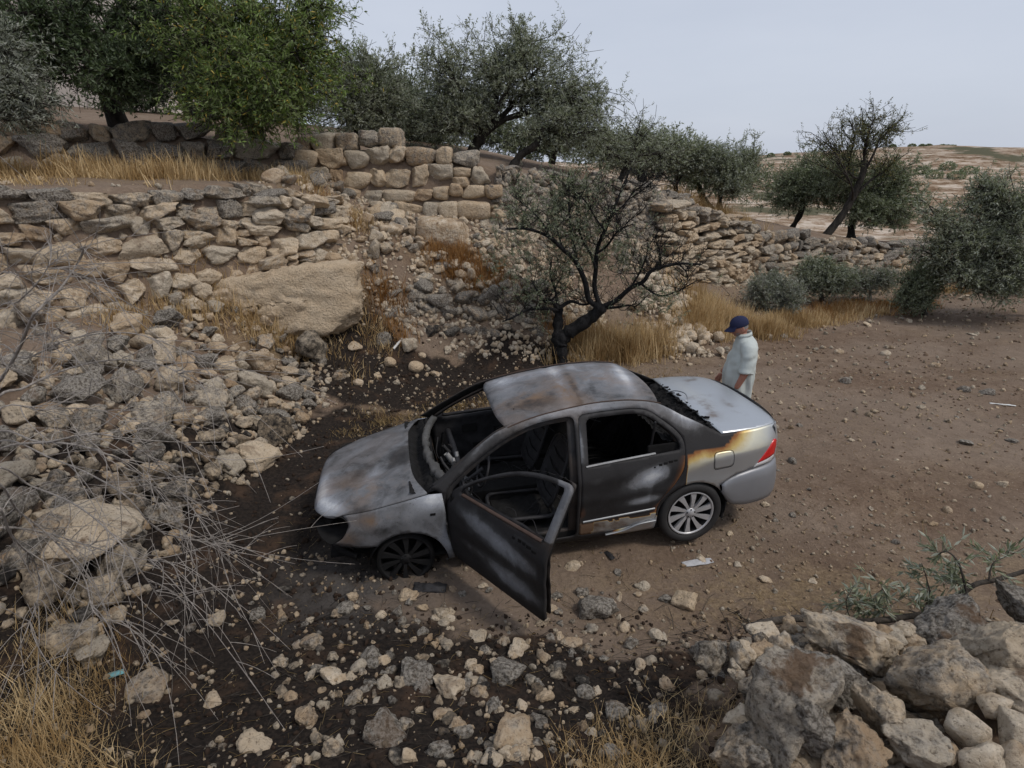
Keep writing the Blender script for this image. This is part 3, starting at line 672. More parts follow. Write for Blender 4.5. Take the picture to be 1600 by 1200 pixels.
# trees overhanging the top left
make_tree('almond_tree', 'bright green long leaved tree with scattered yellow leaves overhanging the terrace', 'tree', [np.array([*at_ground(400, 12.6)[:2], 3.5]), atY(395, 130, 12.4), atY(400, 60, 12.2)], .15,
  [B(400,110,10.9,1.1,.9,.85,1.3), B(320,90,11,.9,.9,.8,1.1), B(480,90,11.3,.75,.8,.9), B(390,20,11.6,1.2,1,.7), B(350,175,10.7,.7,.6,.45), B(450,170,10.9,.7,.6,.5), B(310,30,11.6,.8,.8,.7), B(500,30,12,.6,.8,.8,.8), B(400,185,10.6,.6,.5,.35,.9)], 19, M_ALMOND, .095, .0105, 30, 12, 13, .34, M_BARK_D, droop=.35)
make_tree('carob_tree', 'dark leaved tree with twisted black limbs at the top left, before the pale house', 'tree', [np.array([*at_ground(190, 12.8)[:2], 3.9]), atY(150, 100, 12.3), atY(120, 40, 12)], .17,
  [B(60,40,11,1.1,.9,.7,1.2), B(40,100,11,.8,.8,.55), B(150,110,11.2,.75,.7,.5,.9), B(220,60,11.6,.6,.7,.7,.8), B(110,10,11.6,1.2,1,.5,.6), B(200,140,11,.6,.6,.4,.9), B(250,110,11.5,.6,.6,.5), B(-40,60,11,.9,1,.9), B(245,10,12,.55,.6,.5,.9)], 20, M_CAROB, .075, .013, 28, 11, 13, .30, M_BARK_D)
make_tree('olive_tree', 'silvery olive sprays drooping in from the left edge above the grass strip', 'tree', [np.array([*at_ground(-90, 9.9)[:2], 3.2]), atY(-70, 150, 9.6), atY(-50, 110, 9.5)], .12,
  [B(10,140,9.2,.55,.5,.45,1.2), B(55,165,9.1,.4,.4,.25,.9), B(-40,120,9.3,.7,.6,.6), B(20,90,9.6,.45,.5,.4,.9)], 21, M_GREYLEAF, .075, .0075, 24, 11, 14, .30, M_BARK_D, droop=.4)
# background wood behind
for i, (lab, px, Y, bl, m) in enumerate([
  ('dark olive at the back, seen through the gap right of the bright green tree', 655, 24, [B(640,190,24,1.5,1,1.0), B(690,200,24,1.4,1,.8), B(560,200,24,1.6,1,.9)], M_OLIVE_D),
  ('olive filling the gap between the hazy grey green olive and the large spreading olive', 640, 18, [B(635,150,18,1.0,.9,.9), B(665,215,18,.9,.8,.5), B(600,215,18,.8,.8,.6), B(580,165,18.5,.9,.8,.9)], M_OLIVE),
  ('low grey green olive between the thin open olive and the row of low foliage', 1010, 19, [B(1000,235,19,.9,.8,.55), B(935,240,18.5,.9,.8,.5), B(1060,240,19.5,.8,.8,.45)], M_OLIVE),
  ('low dark olive along the terrace edge behind the feathery bush', 1110, 22, [B(1085,268,22,1.0,.8,.5), B(1170,275,22,.9,.8,.5), B(1130,285,21.5,.9,.8,.4)], M_OLIVE_D),
  ('low olive at the back, half hidden behind the large spreading olive', 860, 22, [B(870,225,22,1.4,1,.6), B(810,220,22,1.3,1,.6), B(740,215,22,1.4,1,.6)], M_OLIVE_D),
  ('dark tree at the back left, behind the bright green tree', 300, 18, [B(290,120,18,1.6,1,1.1), B(400,150,18,1.8,1,1.1), B(480,160,18,1.6,1,1.0), B(200,170,18,1.0,1,.6)], M_CAROB)]):
    make_tree('carob_tree' if m is M_CAROB else 'olive_tree', lab, 'tree', trunk_to(px, Y, bl[0][0], .1, 60+i), .15, bl, 70+i, m, .12, .018, 34, 10, 12, .45, M_BARK_D)
# ================================================================ burnt olive beside the car
def pxpath(pts, Y0, dY=0.0, n=5):
    m = len(pts); return catmull([atY(x, y, Y0+dY*i/(m-1)) for i, (x, y) in enumerate(pts)], n)
def burnt_olive():
    r = np.random.default_rng(31); Y0 = 10.0
    base = at_ground(876, Y0); root = empty('burnt_olive_tree', tuple(base))
    tag(root, 'scorched olive tree with charred twin stems behind the car roof', 'tree')
    L = lambda A: np.asarray(A)-base
    b0 = tuple(base-np.array([0, 0, .1]))
    def P(pts, dY=0, first=None):
        q = [atY(x, y, Y0+dY*i/(len(pts)-1)) for i, (x, y) in enumerate(pts)]
        if first is not None: q = [np.array(first)]+q
        return catmull(q, 5)
    t1 = P([(874,548),(874,535),(886,521),(905,509),(930,491),(941,476)], -.1, b0); t2 = P([(872,530),(872,510),(873,492),(871,478)], .25, t1[7])
    V, F = tubes([L(t1), L(t2)], [np.linspace(.15, .11, len(t1))*(1+.12*r.normal(size=len(t1))), np.linspace(.115, .085, len(t2))*(1+.1*r.normal(size=len(t2)))], 10)
    V = V+np.array([[fbm(v, 3, 9)]*3 for v in V])*.02
    obj('trunk', mesh_np('trunk', V, F, [M_CHAR]), root)
    limbs = [([(938,480),(929,450),(931,420),(933,390),(945,360),(956,335),(966,310),(976,285),(986,262)], .4, .05),
      ([(935,480),(920,468),(914,440),(900,410),(880,390),(860,372),(840,362),(815,357),(790,358)], -.5, .055),
      ([(940,480),(962,470),(985,450),(1005,440),(1016,425),(1032,418),(1060,412),(1095,413)], -.6, .055),
      ([(1000,442),(1030,462),(1060,454),(1086,440)], -.2, .025), ([(940,482),(965,480),(985,477),(996,485)], .2, .03),
      ([(902,412),(896,380),(890,340),(889,300),(889,268)], .3, .03), ([(931,420),(922,395),(908,370),(902,345),(905,320)], .4, .028),
      ([(933,395),(948,385),(962,365),(975,355),(990,350)], -.4, .024), ([(872,482),(858,468),(852,472),(840,455),(830,438)], -.3, .035),
      ([(871,484),(848,482),(825,484),(805,494),(785,503)], -.5, .035), ([(873,482),(892,471),(912,476),(935,470)], .2, .04),
      ([(871,478),(868,455),(860,430),(862,405)], .3, .03), ([(860,372),(845,345),(825,325),(800,305)], .3, .02),
      ([(1032,418),(1030,390),(1020,372)], .1, .018), ([(985,450),(1000,425),(1010,400),(1012,380)], .3, .022), ([(945,360),(930,340),(915,315),(900,300),(885,298)], .3, .018),
      ([(1060,412),(1072,425),(1074,440)], 0, .014), ([(880,390),(872,365),(868,340)], .2, .018), ([(956,335),(975,320),(990,300),(1010,285),(1022,270)], -.2, .016)]
    ztop = atY(900, 262, Y0)[2]; tp, tr, LP, LD = [], [], [], []
    for pts, dY, rad in limbs:
        q = P(pts, dY); V, F = tubes([L(q)], [np.linspace(rad, max(.007, rad*.3), len(q))], 6); obj('limb', mesh_np('limb', V, F, [M_CHAR]), root)
        for k in range(int(len(q)*.9)):
            i = int(len(q)*r.uniform(.3, 1))-1; s = q[i]; d = r.normal(size=3)*np.array([.8, .8, .45])+np.array([0, 0, .75]); d /= np.linalg.norm(d)
            e = s+d*r.uniform(.25, .70); e[2] = min(e[2], ztop-.25*r.random()); c = curve3(s, e, .22, r, 7); tp.append(c); tr.append(np.linspace(.008, .003, 7))
            # unburnt foliage survives in the upper and left part of the crown
            for m in range(5):
                s2 = c[int(r.uniform(.3, 1)*6)]; d2 = r.normal(size=3)*.6+d*.5+np.array([0, 0, .4]); d2 /= np.linalg.norm(d2); tl = r.uniform(.15, .4); e2 = s2+d2*tl
                tp.append(curve3(s2, e2, .15, r, 4)); tr.append(np.linspace(.0035, .002, 4))
                keep = sstep(-.9, .2, -(s2[0]-1.0))*sstep(1.0, 1.9, s2[2])*1.0+.12
                if r.uniform() < keep*.6:
                    nl = int(r.uniform(9, 19)); t = r.uniform(.05, 1.05, nl)[:, None]; LP.append(s2+(e2-s2)*t+r.normal(size=(nl, 3))*.01); LD.append(d2*.6+r.normal(size=(nl, 3))*.5)
    # loose veils of surviving leaves
    for (x, y, dy, rr, n) in [(835,455,-.2,.32,45), (800,380,.3,.42,55), (880,330,.5,.40,65), (925,385,.4,.42,70), (880,430,.3,.35,50), (960,410,.3,.35,45), (1030,475,-.4,.30,40), (860,500,.3,.28,24), (905,300,.4,.4,45), (985,390,.2,.3,30), (790,430,.2,.3,26)]:
        c0 = atY(x, y, Y0+dy)
        for k in range(int(n*1.05)):
            s2 = c0+r.normal(size=3)*rr*.62; d2 = r.normal(size=3)*.5+np.array([0, 0, .6]); d2 /= np.linalg.norm(d2); tl = r.uniform(.15, .36); e2 = s2+d2*tl
            tp.append(curve3(s2, e2, .15, r, 4)); tr.append(np.linspace(.003, .0018, 4))
            nl = int(r.uniform(10, 20)); t = r.uniform(0, 1.05, nl)[:, None]; LP.append(s2+(e2-s2)*t+r.normal(size=(nl, 3))*.01); LD.append(d2*.7+r.normal(size=(nl, 3))*.45)
    V, F = tubes([L(x) for x in tp], tr, 3); o = obj('twigs', mesh_np('twigs', V, F, [M_CHAR]), root); o['kind'] = 'stuff'
    Pp = np.concatenate(LP); D = np.concatenate(LD); n = len(Pp)
    V, F = leaves_np(L(Pp), D,   .062*r.uniform(.7, 1.3, n), .0062*r.uniform(.8, 1.2, n), r, .1)
    o = obj('crown', mesh_np('crown', V, F, [M_OLIVE_D], False), root); o['kind'] = 'stuff'
burnt_olive()

# ================================================================ grey bushes: cut olive branches lying at the foot of the far wall
CS = 1.12
make_tree('grey_bush', 'pale grey bush of cut olive branches behind the golden grass, nearest the rubble wall', 'bush', [at_ground(1210, 13.7)-np.array([0,0,.05]), atY(1210,478,13.7)], .05,
  [B(1185,458,13.7,.55,.4,.34,1.5), B(1235,466,13.6,.52,.4,.32,1.5), B(1210,442,13.9,.45,.4,.28,1.1)], 41, M_GREYLEAF, .075, .009, 26, 11, 13, .32, M_TWIG, limbs_from=.2, shell=.9, up=.55)
make_tree('grey_bush', 'rounder darker bush standing before the low far wall, between two grey bushes', 'bush', [at_ground(1285, 14.9)-np.array([0,0,.05]), atY(1283,450,14.9)], .06,
  [B(1283,425,14.9,.62,.5,.42,1.8), B(1260,440,14.8,.42,.4,.35), B(1312,440,14.8,.45,.4,.35)], 42, M_OLIVE, .075, .0095, 28, 12, 15, .32, M_BARK, limbs_from=.2, shell=.9, up=.55)
make_tree('grey_bush', 'thin greyish bush low before the far wall, right of the rounder darker bush', 'bush', [at_ground(1360, 15.2)-np.array([0,0,.05]), atY(1360,450,15.2)], .05,
  [B(1340,440,15.2,.5,.4,.32,1.2), B(1380,440,15.2,.5,.4,.32,1.2)], 43, M_GREYLEAF, .07, .009, 24, 10, 11, .3, M_TWIG, limbs_from=.2, shell=.9, up=.55)
make_tree('grey_bush', 'cut olive boughs lying on the field edge, under the tree hanging in at the right', 'bush', [at_ground(1445, 13.6)-np.array([0,0,.05]), atY(1445,455,13.6)], .06,
  [B(1440,445,13.6,.55,.45,.42,1.8), B(1462,425,13.7,.42,.4,.35,1.3), B(1425,468,13.5,.42,.35,.28,1.2)], 44, M_OLIVE_D, .075, .0095, 28, 12, 14, .32, M_BARK, limbs_from=.2, shell=.9, up=.55)

# ================================================================ dry grass
def mat_grass(name, a, b):
    t = NT(name); g = t.n('NewGeometry'); r = g.outputs['Random Per Island']; c = t.mixc(r, a, b)
    p = t.noise(1.3, 3, .5, t.pos()); c = t.mixc(t.mr(p, .35, .65), t.mixc(1.0, c, (.62, .55, .46), 'MULTIPLY'), c)
    b_ = t.n('BsdfDiffuse'); t.l(c, b_.inputs[0]); tr = t.n('BsdfTranslucent'); t.l(c, tr.inputs[0])
    mx = t.n('MixShader'); mx.inputs[0].default_value = .3; t.l(b_.outputs[0], mx.inputs[1]); t.l(tr.outputs[0], mx.inputs[2]); t.l(mx.outputs[0], t.out.inputs[0]); return t.m
M_GOLD = mat_grass('dry_grass_gold', (.44, .30, .14), (.76, .60, .36))
M_RUST = mat_grass('dry_grass_rust', (.31, .165, .065), (.56, .34, .15))
M_STRAW = mat_grass('straw', (.24, .165, .08), (.50, .39, .21))
def blades(x, y, h, r, lean=.45, w=.004, base=None, curl=.35, z=None):
    n = len(x); z = hgt(x, y)-.02 if z is None else z
    az = r.uniform(0, 2*np.pi, n); le = np.abs(r.normal(size=n))*lean
    D = np.stack([np.cos(az)*np.sin(le), np.sin(az)*np.sin(le), np.cos(le)], 1)
    s = np.stack([-np.sin(az+r.normal(size=n)), np.cos(az), np.zeros(n)], 1)
    P0 = np.stack([x, y, z], 1); h = h[:, None]; w = (w*r.uniform(.6, 1.5, n))[:, None]
    C = np.stack([np.cos(az), np.sin(az), -np.ones(n)*.6], 1)*(curl*r.uniform(0, 1, n)**2)[:, None]
    P1 = P0+D*h*.5+C*h*.12; P2 = P0+D*h*.9+C*h*.55
    V = np.stack([P0-s*w, P0+s*w, P1+s*w*.75, P1-s*w*.75, P2+s*w*.2, P2-s*w*.2], 1).reshape(-1, 3)
    i = np.arange(n)[:, None]*6; F = np.concatenate([i+np.array([0, 1, 2, 3]), i+np.array([3, 2, 4, 5])]); return V, F
def grass(name, mat, patches, seed, w=.004, lean=.45, curl=.35, clump=.07, per=26):
    """patches: (x, y, rx, ry, n_blades, height)"""
    r = np.random.default_rng(seed); Vs, Fs, off = [], [], 0
    for (x, y, rx, ry, n, h) in patches:
        nc = max(1, n//per); u = r.normal(size=(nc, 2))*.55; cx = x+u[:, 0]*rx; cy = y+u[:, 1]*ry
        ch = h*r.uniform(.45, 1.15, nc)
        k = r.integers(0, nc, n); bx = cx[k]+r.normal(size=n)*clump; by = cy[k]+r.normal(size=n)*clump
        V, F = blades(bx, by, ch[k]*r.uniform(.4, 1.1, n), r, lean, w, curl=curl)
        Vs.append(V); Fs.append(F+off); off += len(V)
    o = obj(name, mesh_np(name, np.concatenate(Vs), np.concatenate(Fs), [mat], False)); o['kind'] = 'stuff'; return o
grass('dry_grass', M_GOLD, [(3.9,11.5,.45,.35,1900,.72),(4.4,11.9,.5,.4,2400,.80),(5.0,12.0,.5,.35,2200,.66),(5.6,12.3,.6,.3,1700,.45),(6.5,12.9,.6,.3,1400,.38),(7.4,13.3,.6,.3,1200,.36),(8.4,13.8,.6,.3,900,.34),(4.3,12.9,.5,.4,900,.6),
  (1.5,10.3,.5,.4,2000,.65),(2.1,10.4,.6,.4,2600,.75),(2.8,10.8,.45,.3,1300,.6),(6.3,18.7,1.3,.6,2200,.6),(14.5,19.5,1.2,.5,700,.45),(12.5,16.3,.9,.4,600,.4)], 1, .006, .32)
grass('dry_grass', M_RUST, [(8.3,14.0,1.1,.4,2600,.34),(9.7,14.5,1.1,.4,1800,.3),(7.2,13.4,.6,.3,600,.3),(-1.1,11.2,.5,.35,1500,.42),(-.5,11.2,.4,.3,900,.38),(-2.3,10.3,.3,.2,600,.4),(-2.1,9.95,.3,.2,500,.3),(.9,10.75,.3,.15,500,.35),(-3.4,11.2,.4,.3,700,.28),(4.4,12.4,.5,.4,500,.3)], 2, .005, .6)
grass('dry_grass', M_GOLD, [(-8,9.2,1.2,.7,1500,.35),(-6.6,9.8,1.0,.6,1900,.5),(-5.6,10.5,.9,.5,2100,.55),(-4.6,11.1,.6,.4,900,.4),(-7.2,8.4,.8,.4,900,.3),(-3.9,10.9,.4,.3,700,.3),(-3.1,11.3,.4,.3,600,.3),
  (-4.4,8.85,.5,.25,1100,.42),(-3.9,8.95,.5,.22,1000,.36),(-3.2,9.0,.5,.2,700,.3),(-4.9,8.3,.4,.3,600,.4),(-5.3,7.7,.4,.2,350,.35),(-2.4,9.7,.3,.2,350,.3)], 3, .0055, .6, .45, .15, 60)
grass('dry_grass', M_STRAW, [(-1.6,7.5,.6,.3,1100,.16),(-.9,7.9,.5,.3,900,.14),(-.2,8.2,.6,.3,900,.13),(.6,8.8,.5,.3,700,.14),(-2.2,7.1,.3,.3,350,.13),(1.4,8.9,.4,.3,500,.13),(2.3,9.3,.6,.3,500,.16)], 4, .0035, 1.15, .6)
grass('dry_grass', M_GOLD, [(.62,2.18,.28,.25,1100,.20),(.95,2.4,.25,.2,550,.17),(.45,1.8,.3,.25,900,.22),(.9,1.9,.2,.25,500,.2),(-2.75,2.55,.3,.4,1500,.26),(-2.45,2.1,.25,.25,1100,.28),(-3.0,3.0,.25,.3,650,.28),(-2.2,1.85,.25,.25,800,.25),(-3.2,2.4,.3,.4,900,.3)], 5, .0018, .85, .5, .09, 16)
grass('dry_grass', M_STRAW, [(2.7,3.55,.9,.25,700,.10),(4.3,3.7,1.2,.3,600,.12),(1.4,4.2,.9,.4,260,.07),(6,9,3,2,500,.06),(9,11,3,2,500,.08),(4.5,7.0,2,1.2,260,.05),(10.5,9.3,.9,.4,420,.09)], 6, .0022, 1.25, .5, .12, 9)

# ================================================================ bare grey shrub at the left edge
def bare_shrub():
    r = np.random.default_rng(51); base = np.array([*atY(-150, 760, 3.2)[:2], 0]); base[2] = hz(base[0], base[1]); root = empty('bare_shrub', tuple(base))
    tag(root, 'leafless shrub of thin curving grey twigs reaching in over the left bank', 'shrub')
    L = lambda A: np.asarray(A)-base
    st = [([(-20,612),(0,595),(30,545),(48,500),(62,482),(95,450),(125,405),(132,385)], 3.5, .011), ([(-20,650),(40,605),(110,575),(180,562),(250,570),(290,590)], 3.3, .007), ([(-20,600),(15,570),(40,530),(80,520)], 3.5, .006),
      ([(-20,690),(60,690),(140,700),(210,735),(260,790),(300,850)], 3.0, .006), ([(-20,720),(80,690),(170,680),(240,720),(290,780),(345,860)], 3.1, .006), ([(-20,740),(50,760),(120,790),(180,840),(225,900),(262,950)], 2.8, .006),
      ([(-20,760),(30,800),(80,840),(130,900),(150,960),(205,972)], 2.7, .006), ([(-20,660),(70,640),(150,640),(220,660),(300,700)], 3.3, .005), ([(-20,560),(40,560),(110,530),(200,520),(280,545),(350,580)], 3.6, .005),
      ([(-20,790),(20,840),(55,880),(60,930),(40,990)], 2.6, .006), ([(-20,520),(30,470),(60,440),(80,400),(70,360)], 3.7, .005), ([(-20,700),(90,720),(190,770),(250,830),(330,850),(350,870)], 3.0, .005),
      ([(-20,470),(40,430),(100,420),(140,440)], 3.7, .004), ([(-20,830),(60,830),(130,850),(200,870),(280,880)], 2.8, .005)]
    tp, tr = [], []
    for pts, Y, rad in st:
        q = catmull([base+np.array([0, 0, -.05])]+[atY(x, y, Y+.25*math.sin(i*1.3+Y*9)) for i, (x, y) in enumerate(pts)], 7)
        V, F = tubes([L(q)], [np.linspace(rad*1.3, rad*.35, len(q))], 6); obj('stem', mesh_np('stem', V, F, [M_TWIG]), root)
        for k in range(24):
            i = int(len(q)*r.uniform(.3, .98)); s = q[i]; t = q[min(len(q)-1, i+1)]-q[i-1]; t /= np.linalg.norm(t)+1e-9
            d = t*.9+r.normal(size=3)*.55+np.array([.25, -.05, .15]); d /= np.linalg.norm(d); ln = r.uniform(.15, .65)
            n = 9; tt = np.linspace(0, 1, n)[:, None]; bend = r.normal(size=3)*.42
            c = s+d*ln*tt+(bend*ln-np.array([0, 0, .40*ln]))*tt**2; tp.append(c); tr.append(np.linspace(.0030, .0013, n))
            for m in range(r.integers(0, 3)):
                s2 = c[int(r.uniform(.2, .9)*8)]; d2 = d+r.normal(size=3)*.6; d2 /= np.linalg.norm(d2); l2 = ln*r.uniform(.3, .6)
                tp.append(s2+d2*l2*tt-np.array([0, 0, .25*l2])*tt**2); tr.append(np.linspace(.0024, .0011, n))
    V, F = tubes([L(x) for x in tp], tr, 4); o = obj('twigs', mesh_np('twigs', V, F, [M_TWIG]), root); o['kind'] = 'stuff'
bare_shrub()

# ================================================================ cut olive bough lying behind the boulder pile
def bough():
    r = np.random.default_rng(61); pts = [(1163,983),(1200,972),(1255,966),(1330,972),(1400,966),(1475,950),(1520,915),(1560,905),(1640,880)]
    q = catmull([atY(x, y, Y) for (x, y), Y in zip(pts, [2.95, 2.95, 2.95, 2.98, 3.0, 3.0, 3.05, 3.1, 3.1])], 6); base = q[0].copy(); root = empty('olive_bough', tuple(base))
    tag(root, 'cut olive bough with silvery leaves lying behind the boulder pile at the field edge', 'branch'); L = lambda A: np.asarray(A)-base
    V, F = tubes([L(q)], [np.linspace(.026, .013, len(q))], 9); obj('limb', mesh_np('limb', V, F, [M_BARK]), root)
    tp, tr, LP, LD = [], [], [], []
    sub = [([(1440,958),(1452,930),(1448,905),(1440,880)], .006), ([(1510,925),(1498,880),(1480,862),(1462,868)], .008), ([(1545,908),(1552,880),(1590,862)], .007), ([(1380,966),(1385,935),(1372,905)], .004), ([(1330,972),(1322,940),(1335,915)], .004), ([(1470,950),(1440,935),(1400,930)], .005), ([(1400,966),(1360,945),(1330,940)], .004), ([(1520,915),(1500,905),(1470,900)], .005)]
    for pt, rad in sub:
        c = catmull([atY(x, y, 3.0+.06*i) for i, (x, y) in enumerate(pt)], 4); tp.append(c); tr.append(np.linspace(rad, rad*.4, len(c)))
        for k in range(12):
            s = c[int(r.uniform(.25, 1)*(len(c)-1))]; d = r.normal(size=3)*.7+np.array([0, 0, -.1]); d /= np.linalg.norm(d); ln = r.uniform(.06, .17); e = s+d*ln
            tp.append(curve3(s, e, .15, r, 4)); tr.append(np.linspace(.002, .001, 4))
            nl = int(r.uniform(7, 14)); t = r.uniform(0, 1.05, nl)[:, None]; LP.append(s+(e-s)*t); LD.append(d*.8+r.normal(size=(nl, 3))*.45)
    V, F = tubes([L(x) for x in tp], tr, 5); o = obj('twigs', mesh_np('twigs', V, F, [M_BARK]), root); o['kind'] = 'stuff'
    P = np.concatenate(LP); D = np.concatenate(LD); n = len(P); V, F = leaves_np(L(P), D, .068*r.uniform(.7, 1.3, n), .0075*r.uniform(.8, 1.2, n), r, .1)
    o = obj('leaves', mesh_np('leaves', V, F, [M_OLIVE], False), root); o['kind'] = 'stuff'
bough()
# ================================================================ burned-out saloon car
# local design coordinates: u from the nose backwards, v to the car's left (towards the camera), z up
def smooth_tab(tab, win=.05):
    t = np.array(tab, float); xs = np.linspace(t[0, 0]-.2, t[-1, 0]+.2, 700); ys = np.interp(xs, t[:, 0], t[:, 1])
    k = max(3, int(win/(xs[1]-xs[0]))); ker = np.hanning(2*k+1); ker /= ker.sum()
    ys = np.convolve(np.pad(ys, k, mode='edge'), ker, 'valid'); return lambda x: np.interp(x, xs, ys)
fW = smooth_tab([(-.1,.30),(0,.44),(.1,.60),(.2,.685),(.3,.74),(.45,.79),(.6,.818),(.85,.838),(1.3,.846),(2.3,.850),(3.2,.846),(3.6,.84),(3.9,.825),(4.1,.797),(4.25,.755),(4.35,.70),(4.42,.62),(4.47,.52),(4.5,.4)], .10)
fZS = smooth_tab([(0,.58),(.3,.64),(1.2,.86),(2.3,.90),(3.4,.94),(4.0,.98),(4.5,.98)], .3)
fT = smooth_tab([(-.1,.45),(0,.58),(.07,.655),(.15,.70),(.4,.775),(.8,.872),(1.05,.925),(1.25,.965)], .07)
fR = smooth_tab([(1.5,1.20),(1.78,1.345),(2.07,1.405),(2.35,1.437),(2.6,1.457),(2.92,1.452),(3.2,1.412),(3.5,1.25)], .16)
fD = smooth_tab([(3.5,1.11),(3.72,1.10),(4.0,1.097),(4.25,1.083),(4.38,1.06),(4.46,1.03),(4.52,.95)], .07)
def sidev(u, z):
    u = np.asarray(u, float); z = np.asarray(z, float)
    lo = .05*np.clip((.38-z)/.2, 0, 1)**2; dz = np.maximum(z-(fZS(u)-.13), 0)
    crease = .010*np.exp(-((z-.62)/.05)**2)*sstep(.9, 1.4, u)*sstep(4.2, 3.6, u)-.006*np.exp(-((z-.44)/.04)**2)
    return fW(u)-lo-.55*dz*dz/(dz+.1)+crease*.8
def topz(kind, u, v):
    f, c = {'hood': (fT, .10), 'roof': (fR, .16), 'deck': (fD, .07)}[kind]
    return f(u)-c*np.asarray(v)**2-.25*np.maximum(np.abs(v)-.62, 0)**2
def edge(kind, u):
    v = .7
    for _ in range(60): v = .5*v+.5*float(sidev(u, float(topz(kind, u, v))))
    return v, float(topz(kind, u, v))
CX = lambda A: np.stack([A[:, 0]-3.45, -A[:, 1], A[:, 2]], 1)     # design -> object space

def mat_car(name='scorched_paint'):
    """attribute burn: r heat and painted sky sheen 0..1, g ash/bare metal, b rust"""
    t = NT(name); p = t.coord(); at = t.sep(t.attr('burn').outputs['Color'])
    mp = t.n('Mapping'); mp.inputs['Scale'].default_value = (1, 1, 1); t.l(p, mp.inputs[0]); v = mp.outputs[0]
    n1 = t.noise(3.2, 6, .62, v, .6); n2 = t.noise(8, 8, .62, v, .3); n3 = t.noise(60, 5, .7, v); n4 = t.noise(1.6, 4, .55, v, 1.0)
    hb = t.math('MULTIPLY', at[0], t.math('SUBTRACT', 1.0, at[0]))
    H = t.math('ADD', at[0], t.math('MULTIPLY', hb, t.math('MULTIPLY', t.math('SUBTRACT', n2, .5), .75)))
    col = t.ramp(H, [(0, (.47, .49, .51)), (.10, (.50, .51, .51)), (.22, (.74, .71, .56)), (.34, (.56, .41, .15)), (.46, (.26, .105, .030)), (.60, (.055, .027, .017)), (.75, (.017, .015, .015)), (1, (.016, .015, .016))])
    A = t.math('ADD', at[1], t.math('MULTIPLY', t.math('SUBTRACT', t.math('ADD', t.math('MULTIPLY', n1, .6), t.math('MULTIPLY', n2, .4)), .5), .85))
    ash = t.ramp(A, [(.22, (.018, .017, .018)), (.40, (.045, .045, .047)), (.50, (.125, .128, .136)), (.68, (.20, .208, .225)), (.85, (.30, .315, .345)), (1.0, (.46, .475, .50))])
    ash = t.mixc(t.math('MULTIPLY', t.mr(n4, .45, .62), .45), ash, t.mixc(1.0, ash, (.88, .80, .74), 'MULTIPLY'))
    col = t.mixc(t.mr(at[1], .02, .12), col, ash)
    white = t.math('MULTIPLY', t.mr(t.math('ADD', A, t.math('MULTIPLY', n3, .5)), 1.12, 1.32), .75)
    col = t.mixc(t.math('MULTIPLY', white, t.mr(at[1], .2, .5)), col, (.55, .56, .57))
    n5 = t.noise(3.4, 9, .60, v, .8); fl = t.mr(n5, .50, .56); fl2 = t.mr(t.noise(15, 6, .6, v, 1.2), .56, .60)
    bn = t.mr(at[0], .6, .85)
    col = t.mixc(t.math('MULTIPLY', t.math('MULTIPLY', fl, bn), .42), col, t.mixc(1.0, col, (.50, .48, .47), 'MULTIPLY'))
    col = t.mixc(t.math('MULTIPLY', t.math('MULTIPLY', fl2, t.math('MULTIPLY', bn, t.mr(at[1], .3, .8))), .14), col, (.33, .345, .365))
    rf = t.math('MULTIPLY', at[2], t.mr(t.math('ADD', t.math('MULTIPLY', n4, .6), t.math('MULTIPLY', n2, .4)), .42, .60))
    col = t.mixc(rf, col, t.mixc(n2, (.105, .062, .040), (.20, .135, .085)))
    speck = t.math('MULTIPLY', t.mr(n3, .60, .68), t.mr(at[0], .5, .9)); col = t.mixc(t.math('MULTIPLY', speck, .6), col, (.03, .028, .028))
    drip = t.noise(26, 3, .6, p); col = t.mixc(t.math('MULTIPLY', t.mr(drip, .5, .7), t.math('MULTIPLY', t.mr(at[0], .2, .0, 0, 1), .0)), col, (.2, .18, .15))
    met = t.mr(at[0], .1, .6, .72, .10); rough = t.math('ADD', t.mr(at[0], .05, .6, .28, .60), t.math('MULTIPLY', n2, .16))
    bmp = t.bump(t.math('ADD', n2, t.math('MULTIPLY', n3, .5)), t.mr(at[0], .2, .8, .0, .35), .006)
    t.bsdf(col, rough, met, bmp, .4); return t.m
M_CAR = mat_car()
M_SOOT = mat_plain('soot', (.013, .0125, .0125), .85, 0, .6, 14, .5, .15)
M_SOOTG = mat_plain('sooty_metal', (.034, .033, .035), .62, .3, .7, 16, .5, .3)
M_ASHM = mat_plain('ashy_metal', (.30, .30, .30), .6, .3, .5, 18, .4, .3)
M_RUSTM = mat_plain('rusted_steel', (.075, .050, .040), .8, .2, .6, 14, .4, .2)
M_TYRE = mat_plain('tyre_rubber', (.030, .029, .029), .75, 0, .35, 18, .2, .25)
M_ALLOY = mat_plain('alloy_face', (.46, .46, .47), .38, .35, .18, 10, .02, .5)
M_ALLOYB = mat_plain('burnt_alloy', (.012, .012, .013), .75, .2, .6, 14, .3, .3)
M_DARKW = mat_plain('dark_wheel', (.02, .02, .021), .6, .2, .2, 10, .05, .3)
M_BUMP = mat_plain('grey_bumper', (.23, .235, .25), .42, .35, .10, 6, .03, .4)
M_REDL = mat_plain('red_lens', (.55, .012, .012), .18, 0, .12, 30, .05, .6)
M_CLRL = mat_plain('clear_lens', (.48, .47, .47), .2, .1, .12, 30, .05, .6)
M_SILV = mat_plain('silver_strip', (.27, .28, .29), .38, .6, .10, 20, .02, .5)

CAR = empty('burnt_car', (1.498, 5.389, 0), (0, -.033, .203))
tag(CAR, 'burned out silver saloon car with its front door hanging open and no glass', 'car')

